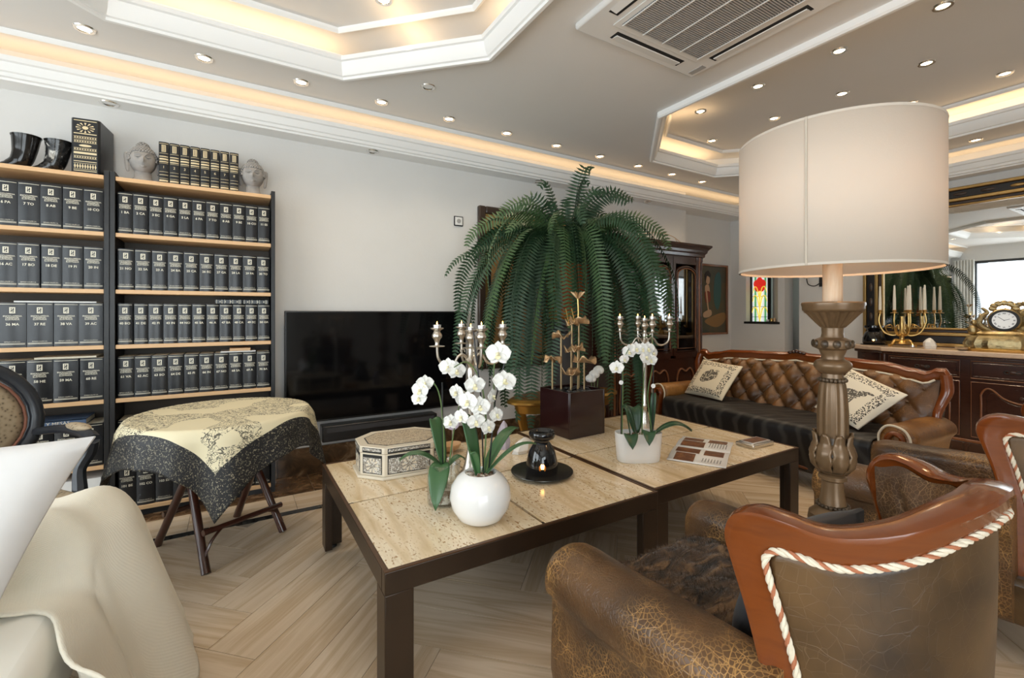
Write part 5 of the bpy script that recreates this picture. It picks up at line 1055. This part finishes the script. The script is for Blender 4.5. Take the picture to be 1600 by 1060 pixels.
def frond(az, reach, up, drop, L_n=46, wid=.075, m='fern', tw=0, ph=None):
    d = Vector((cos(az), sin(az), 0)); p0 = Vector((d.x*.05, d.y*.05, .50))
    ctl = [p0, p0+d*reach*.25+Vector((0, 0, up*.75)), p0+d*reach*.62+Vector((0, 0, up*.95-drop*.12)), p0+d*reach*.92+Vector((tw*.04, 0, up*.5-drop*.50)), p0+d*reach+Vector((tw*.10, 0, -drop))]
    P = smooth_pts(ctl, 14); n = len(P); b = MB(); sd = Vector((-d.y, d.x, 0)); phi = rf.uniform(-1.15, 1.15) if ph is None else ph
    acc = [0]
    for a, c in zip(P, P[1:]): acc.append(acc[-1]+(c-a).length)
    tot = acc[-1]; N = int(tot/.027)
    b.tube(P, [.0035, .003, .0012], 4)
    k = 0
    for q in range(2, N):
        s = tot*q/N
        while k < n-2 and acc[k+1] < s: k += 1
        f_ = (s-acc[k])/max(1e-6, acc[k+1]-acc[k]); p = P[k].lerp(P[k+1], f_); tn = (P[k+1]-P[k]).normalized(); v = s/tot
        w_ = wid*(sin(PI*min(1, .10+v*.88))**.55)*rf.uniform(.88, 1.05)
        nn = tn.cross(sd).normalized(); ss = sd*cos(phi)+nn*sin(phi); nn = tn.cross(ss)
        for g in (-1, 1):
            dr = (ss*g+tn*.30-nn*(.15 if nn.z > 0 else -.15)).normalized(); dr.z -= .10; e = p+dr*w_; h_ = tn*.0095
            mid = p+dr*w_*.45
            b.add([p-h_*.5, mid-h_+nn*.002, e, mid+h_, p+h_*.9], [(0, 1, 2, 3, 4)])
    b.build('frond', m, t, smooth=False, fix=False)
YA = math.atan2(-.52, .854)   # photo-right as azimuth
for i in range(100):
    az = YA+2*PI*i/100+rf.uniform(-.12, .12); dv = cos(az-YA); fr = -sin(az-YA)   # fr > 0 towards the camera
    wall = sin(az) > .35
    if abs(dv) < .22 and fr > 0 and i % 3: continue
    reach = rf.uniform(.22, .66)*(1.0 if not wall else .75); side = abs(dv) > .6
    if side and rf.random() < .7: reach = rf.uniform(.62, .92)
    if wall: reach = min(reach, .60/max(.4, sin(az)))
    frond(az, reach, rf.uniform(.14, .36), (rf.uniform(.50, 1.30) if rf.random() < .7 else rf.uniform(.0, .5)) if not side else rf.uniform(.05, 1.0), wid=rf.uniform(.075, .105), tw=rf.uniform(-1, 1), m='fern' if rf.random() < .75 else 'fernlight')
for az_, reach, up, drop in ((YA+.1, .16, .62, -.66), (YA+.45, .42, .40, -.36), (YA-.25, .50, .34, -.22), (YA+PI-.2, .30, .40, -.30), (YA+PI+.6, .22, .42, -.36), (YA-.8, .32, .30, -.18), (YA+.9, .30, .34, -.20), (YA+PI+.1, .46, .32, -.12), (YA+2.2, .15, .48, -.44), (YA+.2, .58, .36, -.20), (YA+PI-.1, .62, .30, -.02), (YA+PI+.5, .50, .34, -.14), (YA-.5, .62, .28, -.04), (YA-1.3, .30, .38, -.22), (YA-2.0, .34, .34, -.14), (YA-1.6, .12, .44, -.40), (YA+PI+.3, .40, .40, -.28)):
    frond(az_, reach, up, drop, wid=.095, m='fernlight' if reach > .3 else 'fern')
for az_, reach, up, drop, ph in ((YA+.05, .17, .70, -.80, 1.4), (YA+.15, .56, .55, -.52, 1.2), (YA-.2, .46, .50, -.44, 1.3), (YA+PI-.1, .34, .50, -.46, -1.3), (YA+PI+.2, .52, .44, -.32, -1.2), (YA+PI, .78, .36, -.10, -1.1), (YA-.1, .80, .36, -.06, 1.1), (YA-.45, .30, .52, -.50, 1.0), (YA+PI+.4, .20, .58, -.60, -1.0)):
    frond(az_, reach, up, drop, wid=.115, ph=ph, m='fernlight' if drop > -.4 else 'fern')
for az_, reach, drop in ((YA-.35, .46, 1.38), (YA-.6, .36, 1.22), (YA-.15, .56, 1.30), (YA+.2, .62, 1.15), (YA+PI+.45, .50, 1.20), (YA+PI+.25, .60, 1.05), (YA+PI-.1, .66, .95), (YA+PI+.7, .34, 1.36), (YA+PI+.55, .42, 1.30), (YA+PI+.9, .30, 1.24), (YA+PI+.3, .38, 1.34), (YA+PI+.15, .48, 1.22)):
    frond(az_, reach, .22, drop, wid=.10, ph=rf.uniform(-1.2, 1.2))
# ================================================================ display cabinet behind the fern
t = thing('display_cabinet', 'tall carved dark wood display cabinet with glass doors behind the sofa', 'cabinet', (3.92, 3.56, 0)); w = .73; y0, y1 = -.20, .21
MB().box(-w, y0+.02, .08, w, y1, .72).build('lower_body', 'darkwood', t, bev=.004)
MB().box(-w, y1-.02, .72, w, y1, 1.92).build('back_panel', 'darkwood', t, smooth=False)
for s in (-1, 1): MB().box(s*w-(.03 if s > 0 else 0), y0+.02, .72, s*w+(.03 if s < 0 else 0), y1-.02, 1.92).build('side_panel', 'darkwood', t, bev=.003)
MB().sweep([(0, .0), (-.035, 0), (-.035, .05), (-.02, .075), (-.02, .085), (0, .09)], [(-w, y0), (w, y0), (w, y1), (-w, y1)]).build('plinth', 'darkwood', t)
MB().box(-w, y0, .0, w, y1, .08).build('base', 'darkwood', t, smooth=False); MB().box(-w, y0+.02, 1.88, w, y1, 1.93).build('top_board', 'darkwood', t, smooth=False)
MB().sweep([(.0, 1.86), (-.012, 1.87), (-.015, 1.90), (-.03, 1.915), (-.035, 1.94), (-.055, 1.965), (-.07, 1.98), (-.07, 2.0), (0, 2.0)], [(-w, y0), (w, y0), (w, y1), (-w, y1)]).build('cornice', 'darkwood', t, ang=25); MB().box(-w, y0, 1.985, w, y1, 2.0).build('cornice_top', 'darkwood', t, smooth=False)
for s in (-1, 1):
    for k in range(3): MB().lathe([(.016, .10), (.016, .70), (.022, .71), (.022, .73), (.015, .74), (.015, 1.80), (.022, 1.82), (.024, 1.86)], 14).build('pilaster', 'edgewood' if k == 1 else 'darkwood', t, loc=(s*(w-.03-k*.036), y0+.012, 0))
for s in (-1, 0, 1):
    cx = s*.43; dw = .20; d = thing('x', 'x', 'x') if False else MB()
    A = lambda r, z0, z1: [(cx-r, z0)]+[(cx+r, z0)]+[(cx+r, z1)]+[(cx+r*cos(a), z1+.10*r/.2*sin(a)) for a in [PI*k/12 for k in range(1, 12)]]+[(cx-r, z1)]
    d.tube([(p[0], y0+.01, p[1]) for p in A(.17, .80, 1.66)], .016, 8, closed=True, up=(0, 1, 0)); dr = d.build('door', 'darkwood', t); MB().tube([(p[0], y0-.004, p[1]) for p in A(.15, .83, 1.65)], .006, 6, closed=True, up=(0, 1, 0)).build('moulding', 'edgewood', dr)
    MB().prism(A(.165, .81, 1.66), y0+.008, y0+.012, 'y').build('glass', 'darkglass', dr, smooth=False)
    MB().box(cx-.22, y0+.006, .75, cx-.172, y0+.03, 1.86).box(cx+.172, y0+.006, .75, cx+.22, y0+.03, 1.86).box(cx-.172, y0+.006, 1.775, cx+.172, y0+.03, 1.86).box(cx-.172, y0+.006, .72, cx+.172, y0+.03, .79).build('door_stile', 'darkwood', dr, smooth=False)
    MB().tube(smooth_pts([(cx-.14, y0+.012, .18), (cx-.14, y0+.012, .50), (cx-.08, y0+.012, .60), (cx, y0+.012, .57), (cx+.08, y0+.012, .60), (cx+.14, y0+.012, .50), (cx+.14, y0+.012, .18)], 5, True), .010, 6, closed=True, up=(0, 1, 0)).build('lower_panel', 'edgewood', t)
    for z in (1.15, 1.48): MB().box(cx-.2, y0+.05, z, cx+.2, y1-.02, z+.012).build('shelf', 'darkwood', t, smooth=False)
for i, (x, z) in enumerate(((3.86, 1.162), (4.30, 1.162), (4.34, 1.492), (3.90, 1.492), (4.26, .722))):
    tag(MB().lathe([(.03, 0), (.035, .01), (.012, .04), (.012, .09), (.035, .14), (.045, .19), (.042, .19), (.03, .14), (0, .10)], 16).build('goblet', 'glass' if i % 2 else 'alu', loc=(x, 3.56, z)), ['tall silver goblet on the middle cabinet shelf', 'glass goblet on the right cabinet shelf', 'silver goblet on the upper right cabinet shelf', 'glass goblet on the upper middle cabinet shelf', 'silver goblet at the bottom right behind cabinet glass'][i], 'goblet')
t = thing('wire_ornament', 'thin rusty wire arch ornament standing on the display cabinet', 'ornament', (4.12, 3.52, 2.0)); MB().tube(smooth_pts([(-.42, 0, .003), (-.25, 0, .10), (0, 0, .13), (.22, 0, .10), (.42, 0, .003)], 8), .004, 5).build('arch', 'copper', t)
for s in (-1, 1): MB().tube(smooth_pts([(s*.015, 0, .005), (s*.04, 0, .06), (s*.015, 0, .125)], 6), .006, 6).build('loop', 'iron', t)
MB().tube([(-.1, 0, .004), (-.14, 0, .11)], .003, 5).build('strut', 'copper', t); MB().tube([(.30, 0, .004), (.24, 0, .09)], .003, 5).build('strut', 'copper', t)
# painting of a woman in the corner
t = thing('figure_painting', 'dark framed painting of a seated woman beside the display cabinet', 'painting', (5.60, 3.9, 1.41)); w, h = .30, .48
for a in (0, 1):
    for s in (-1, 1):
        (MB().box(s*w-(.03 if s > 0 else 0), -.035, -h, s*w+(.03 if s < 0 else 0), 0, h) if a else MB().box(-w+.031, -.035, s*h-(.03 if s > 0 else 0), w-.031, 0, s*h+(.03 if s < 0 else 0))).build('frame_rail', 'edgewood', t, bev=.006)
pm('darkpaint', [(.012, .022, .022), (.05, .055, .035), (.10, .065, .03), (.02, .05, .05)], 4, .5, dist=1.2); base('skin', (.50, .32, .20), .6); base('hairp', (.02, .012, .01), .6); base('dressp', (.20, .035, .02), .6); base('tealp', (.03, .10, .10), .6); base('ochrep', (.26, .14, .05), .6)
MB().box(-w+.03, -.015, -h+.03, w-.03, -.004, h-.03).build('canvas', 'darkpaint', t, smooth=False)
def dab(m_, pts, k): MB().prism([(p.x, p.y) for p in smooth_pts([(a, c, 0) for a, c in pts], 5, True)], -.0155-.0008*k, -.0149, 'y').build('painted_shape', m_, t, smooth=False)
dab('ochrep', [(-.2, -.30), (.0, -.22), (.24, -.18), (.24, -.30), (.05, -.38)], 1); dab('tealp', [(.02, .30), (.12, .38), (.16, .26), (.15, .0), (.08, -.14), (.0, .0)], 1); dab('skin', [(-.19, .17), (-.12, .20), (-.09, .12), (-.11, .0), (-.17, .02)], 2); dab('dressp', [(-.19, .10), (-.09, .10), (-.08, -.02), (-.17, -.04)], 3); dab('skin', [(-.18, .12), (-.15, .11), (-.12, -.08), (-.09, -.20), (-.12, -.20)], 4); dab('skin', [(-.17, .30), (-.12, .33), (-.09, .27), (-.11, .21), (-.16, .22)], 4); dab('hairp', [(-.20, .34), (-.13, .39), (-.07, .34), (-.09, .30), (-.15, .315), (-.18, .24)], 5); dab('skin', [(-.22, -.18), (-.08, -.14), (-.05, -.20), (-.12, -.24), (-.22, -.24)], 5)
# ================================================================ sideboard, mirror and ornaments on the right wall
t = thing('sideboard', 'long carved dark wood sideboard with stone top below the gilt mirror', 'sideboard', (5.74, 1.25, 0)); SBZ = .89
def plan(o): return [(.25, 1.03+o), (.02, 1.03+o), (-.08-o*.5, .99+o*.6), (-.14-o*.8, .88), (-.17-o, .76), (-.24-o, .70), (-.24-o, -1.05), (.25, -1.05)]
MB().prism(plan(-.02), .09, SBZ-.07).build('body', 'sidewood', t, bev=.003); MB().prism(plan(.01), 0, .09).build('plinth', 'darkwood', t, bev=.008); MB().prism(plan(.015), SBZ-.07, SBZ-.045).build('top_moulding', 'darkwood', t, bev=.006); MB().prism(plan(.035), SBZ-.043, SBZ).build('stone_top', 'sidetop', t, bev=.010, seg=3); MB().prism(plan(.012), .09, .115).build('base_moulding', 'edgewood', t, bev=.006)
def rectline(y0, y1, z0, z1, r, m_, par, x=-.222): MB().tube([(x, y0, z0), (x, y1, z0), (x, y1, z1), (x, y0, z1)], r, 6, closed=True, up=(1, 0, 0)).build('moulding', m_, par)
for k in range(3):
    ya, yb = .70-k*.585-.045, .70-(k+1)*.585+.02; yc = (ya+yb)/2
    dr = MB().box(-.228, yb, SBZ-.235, -.20, ya, SBZ-.09).build('drawer', 'sidewood', t, bev=.003); rectline(yb+.02, ya-.02, SBZ-.22, SBZ-.105, .005, 'darkwood', dr, -.229); rectline(yb+.004, ya-.004, SBZ-.238, SBZ-.087, .004, 'edgewood', dr, -.226)
    pl = MB().ell((-.232, yc, SBZ-.165), (.008, .045, .014), 14, 8).build('pull', 'darkwood', dr)
    for s in (-1, 1): MB().tube([(-.236+.0*a, yc+s*.036+.016*cos(a), SBZ-.165+.012*sin(a)) for a in [2*PI*i/12 for i in range(12)]], .0045, 6, closed=True).build('pull_ring', 'black', pl)
    do = MB().box(-.228, yb, .135, -.20, ya, SBZ-.265).build('door', 'sidewood', t, bev=.003); rectline(yb+.006, ya-.006, .14, SBZ-.27, .004, 'edgewood', do, -.227)
    P = smooth_pts([(yb+.07, .21, 0), (yb+.07, .46, 0), (yb+.10, .535, 0), (yc-.06, .505, 0), (yc+.02, .52, 0), (yc+.10, .565, 0), (ya-.10, .57, 0), (ya-.07, .52, 0), (ya-.07, .46, 0), (ya-.07, .21, 0)] if k != 1 else [(yb+.07, .21, 0), (yb+.07, .46, 0), (yb+.10, .52, 0), (yc-.06, .47, 0), (yc+.05, .50, 0), (yc+.12, .565, 0), (ya-.10, .57, 0), (ya-.07, .52, 0), (ya-.07, .46, 0), (ya-.07, .21, 0)], 4)
    MB().tube([(-.230, p.x, p.y) for p in P], .008, 6, closed=True, up=(1, 0, 0)).build('moulding', 'edgewood', do); MB().prism([(yc+(p.x-yc)*.82, .37+(p.y-.37)*.84) for p in P], -.236, -.227, 'x').build('panel', 'sidewood', do, bev=.004)
    for q in range(6): MB().ell((-.232, yc-.05+random.uniform(-.05, .05), .535+random.uniform(-.025, .025)), (.008, .018, .012), 8, 6).build('carving', 'darkwood', do)
MB().lathe([(.024, .12), (.024, .16), (.018, .17), (.022, .40), (.018, .62), (.026, .64), (.018, .66), (.026, .72), (.03, SBZ-.07)], 16).build('column', 'darkwood', t, loc=(-.225, .695, 0))
ZS = SBZ+.0005
t = thing('gilt_mirror', 'very large mirror in a black and gilt carved frame above the sideboard', 'mirror', (5.965, 1.02, SBZ+.005)); mw, mh = 1.26, 1.54
for lo, hi, th, m_ in ((0, .030, .040, 'framegold'), (.030, .105, .022, 'frameblack'), (.105, .135, .036, 'framegold'), (.135, .165, .018, 'framebrown'), (.165, .182, .028, 'framegold')):
    for s in (-1, 1):
        a0, a1 = sorted((s*(mw-lo), s*(mw-hi))); MB().box(-th, a0, lo, .03, a1, mh-lo).build('frame_rail', m_, t, bev=.006)
    for z0, z1 in ((lo, hi), (mh-hi, mh-lo)): MB().box(-th, -mw+hi+.0005, z0, .03, mw-hi-.0005, z1).build('frame_rail', m_, t, bev=.006)
for s in (-1, 1):
    for k in range(9): MB().ell((-.024, s*(mw-.07), mh*.5+(k-4)*.16), (.008, .018, .045), 8, 6).build('frame_carving', 'framebrown', t)
for k in range(12): MB().ell((-.024, (k-5.5)*.19, mh-.068), (.010, .05, .016), 8, 6).build('frame_carving', 'framegold' if k % 3 == 0 else 'framebrown', t)
MB().box(-.004, -mw+.18, .18, .0, mw-.18, mh-.18).build('mirror_glass', 'mirror', t, smooth=False)
# burner, candelabrum, tealight, quartz, clock on the sideboard
t = thing('black_burner', 'glossy black ceramic burner at the left end of the sideboard', 'oil burner', (5.80, 2.13, ZS)); MB().lathe([(0, 0), (.085, 0), (.10, .02), (.098, .07), (.075, .13), (.05, .15), (.07, .165), (.085, .18), (.084, .20), (.07, .19), (0, .17)], 30).build('body', 'blackglaze', t); MB().lathe([(0, 0), (.11, 0), (.12, .006), (0, .006)], 24).build('saucer', 'plate', t, loc=(0, 0, .0)); MB().ell((-.093, -.03, .05), (.006, .009, .009), 8, 6).build('lit_slot', 'flame', t)
t = thing('gilt_candelabrum', 'ornate gilt candelabrum with five white taper candles on the sideboard', 'candelabra', (5.70, 1.86, ZS), R(20))
MB().lathe([(.0, .03), (.06, .03), (.045, .05), (.022, .07), (.02, .10), (.035, .13), (.018, .17), (.022, .22), (.014, .26), (.014, .30)], 16).build('stem', 'brass', t)
for k in range(4):
    a = PI/4+k*PI/2; d = Vector((cos(a), sin(a), 0)); MB().tube(smooth_pts([d*.03+Vector((0, 0, .06)), d*.08+Vector((0, 0, .06)), d*.11+Vector((0, 0, .02)), d*.14+Vector((0, 0, .012))], 6), [.012, .012, .010, .014], 6).build('foot', 'brass', t)
def taper(p):
    MB().lathe([(0, 0), (.03, 0), (.032, .006), (.014, .010), (.016, .03), (.02, .034), (0, .034)], 14).build('candle_cup', 'brass', t, loc=p); c = MB().lathe([(.013, .03), (.012, .14), (.007, .275), (0, .28)], 12).build('candle', 'candle', t, loc=p); MB().tube([(0, 0, .278), (0, 0, .288)], .0012, 5).build('wick', 'black', c)
for k, a in enumerate((90, 150, 215, 270, 330)):
    d = Vector((cos(R(a)), sin(R(a)), 0)); r = (.17, .12, .10, .17, .10)[k]; z = .33
    MB().tube(smooth_pts([Vector((0, 0, .16)), d*r*.35+Vector((0, 0, .11)), d*r*.8+Vector((0, 0, .14)), d*r*1.05+Vector((0, 0, .24)), d*r+Vector((0, 0, z))], 6), [.008, .008, .007, .006, .006], 6).build('arm', 'brass', t); MB().tube(smooth_pts([d*r*.6+Vector((0, 0, .12)), d*r*.75+Vector((0, 0, .19)), d*r*.5+Vector((0, 0, .215)), d*r*.42+Vector((0, 0, .17))], 5), .006, 6).build('leaf_scroll', 'brass', t); taper(d*r+Vector((0, 0, z)))
t = thing('tealight_dish', 'tealight on a small glass dish beside the quartz', 'candle', (5.57, 1.735, ZS)); MB().lathe([(0, .002), (.04, 0), (.07, .008), (.066, .010), (0, .006)], 20).build('dish', 'glass', t); c = MB().lathe([(0, .006), (.018, .006), (.019, .022), (0, .020)], 14).build('tealight', 'alu', t); MB().lathe([(0, .020), (.003, .025), (0, .038)], 8).build('flame', 'flame', c)
crystal('quartz', 'large clear quartz cluster on the sideboard', (5.56, 1.605, ZS), (.055, .05), .10, 'quartz')
t = thing('gilt_clock', 'ornate gilt mantel clock with white dial on the sideboard', 'clock', (5.64, 1.14, ZS), -PI/2+R(12)); t.scale = (1.35, 1.35, 1.35)   # dial faces local -y
MB().lathe([(0, 0), (.20, 0), (.205, .012), (.18, .022), (0, .022)], 40, sy=.5).build('plinth', 'brass', t); MB().lathe([(.17, .022), (.18, .05), (.165, .085), (.15, .10), (0, .11)], 48, sy=.5, rib=.05, ribn=16).build('base', 'clockbrass', t)
MB().lathe([(.125, .10), (.135, .115), (.11, .13), (0, .132)], 40, sy=.5, rib=.05, ribn=14).build('upper_base', 'clockbrass', t)
MB().lathe([(.0, -.045), (.070, -.04), (.076, .0), (.076, .025), (.066, .035), (0, .036)], 36).build('case', 'clockbrass', t, loc=(0, 0, .20), rot=(PI/2, 0, 0)); MB().lathe([(.052, 0), (.066, .0), (.068, .006), (.054, .008)], 36, caps=False).build('bezel', 'black', t, loc=(0, -.034, .20), rot=(PI/2, 0, 0)); dl = MB().lathe([(0, 0), (.054, 0)], 36, caps=False).build('dial', 'whiteglaze', t, loc=(0, -.0375, .20), rot=(PI/2, 0, 0), fix=False)
for k, s in enumerate(('XII', 'I', 'II', 'III', 'IIII', 'V', 'VI', 'VII', 'VIII', 'IX', 'X', 'XI')): link('numeral', text_mesh(s, .012, 'black', bold=.0003), dl, (.043*sin(k*PI/6), .043*cos(k*PI/6), .0006), (0, 0, -k*PI/6))
for a, L in ((R(-50), .036), (R(70), .026)): MB().box(-.0012, -.004, .001, .0012, L, .002).build('hand', 'black', dl, smooth=False, rot=(0, 0, -a))
for s in (-1, 1):
    MB().tube(smooth_pts([(s*.06, 0, .13), (s*.11, 0, .17), (s*.10, 0, .22), (s*.075, 0, .25), (s*.10, 0, .28)], 6), [.016, .018, .014, .012, .006], 8).build('scroll', 'clockbrass', t); MB().ell((s*.14, 0, .135), (.026, .022, .035), 10, 8).build('cherub_body', 'clockbrass', t); MB().ell((s*.135, -.005, .185), (.016, .016, .018), 10, 8).build('cherub_head', 'clockbrass', t)
for k in range(7): a = PI*k/6; MB().ell((.05*cos(a), 0, .275+.035*sin(a)), (.020, .014, .018), 8, 6).build('finial_leaf', 'clockbrass', t)
t = tag(MB().lathe([(0, 0), (.04, 0), (.07, .012), (.08, .03), (.074, .03), (.06, .012), (0, .008)], 24, sy=.7).build('silver_dish', 'silver', loc=(5.54, 1.37, ZS)), 'small silver dish in front of the gilt clock', 'dish')
# iron sconce behind the lamp shade
t = thing('wall_sconce', 'black wrought iron wall sconce half hidden by the lamp shade', 'sconce', (6.0, 2.72, 1.60)); MB().box(-.012, -.03, -.06, 0, .03, .10).build('back_plate', 'iron', t, bev=.004)
for s in (-1, 1): MB().tube(smooth_pts([(-.01, 0, 0), (-.06, s*.05, -.05), (-.09, s*.11, -.03), (-.09, s*.13, .04)], 6), .006, 6).build('arm', 'iron', t); MB().lathe([(.02, 0), (.03, .01), (.012, .02), (.012, .09), (0, .09)], 12).build('candle_cup', 'candle', t, loc=(-.09, s*.13, .04))
# lettering, bead rings and other pieces too small to pick apart stay joined
for o in list(bpy.data.objects):
    if o.type == 'MESH' and o.parent and o.name.split('.')[0] in ('spine_print', 'text_lines', 'bead_ring', 'star', 'volume_number', 'numeral', 'hair', 'crown'): o['kind'] = 'stuff'
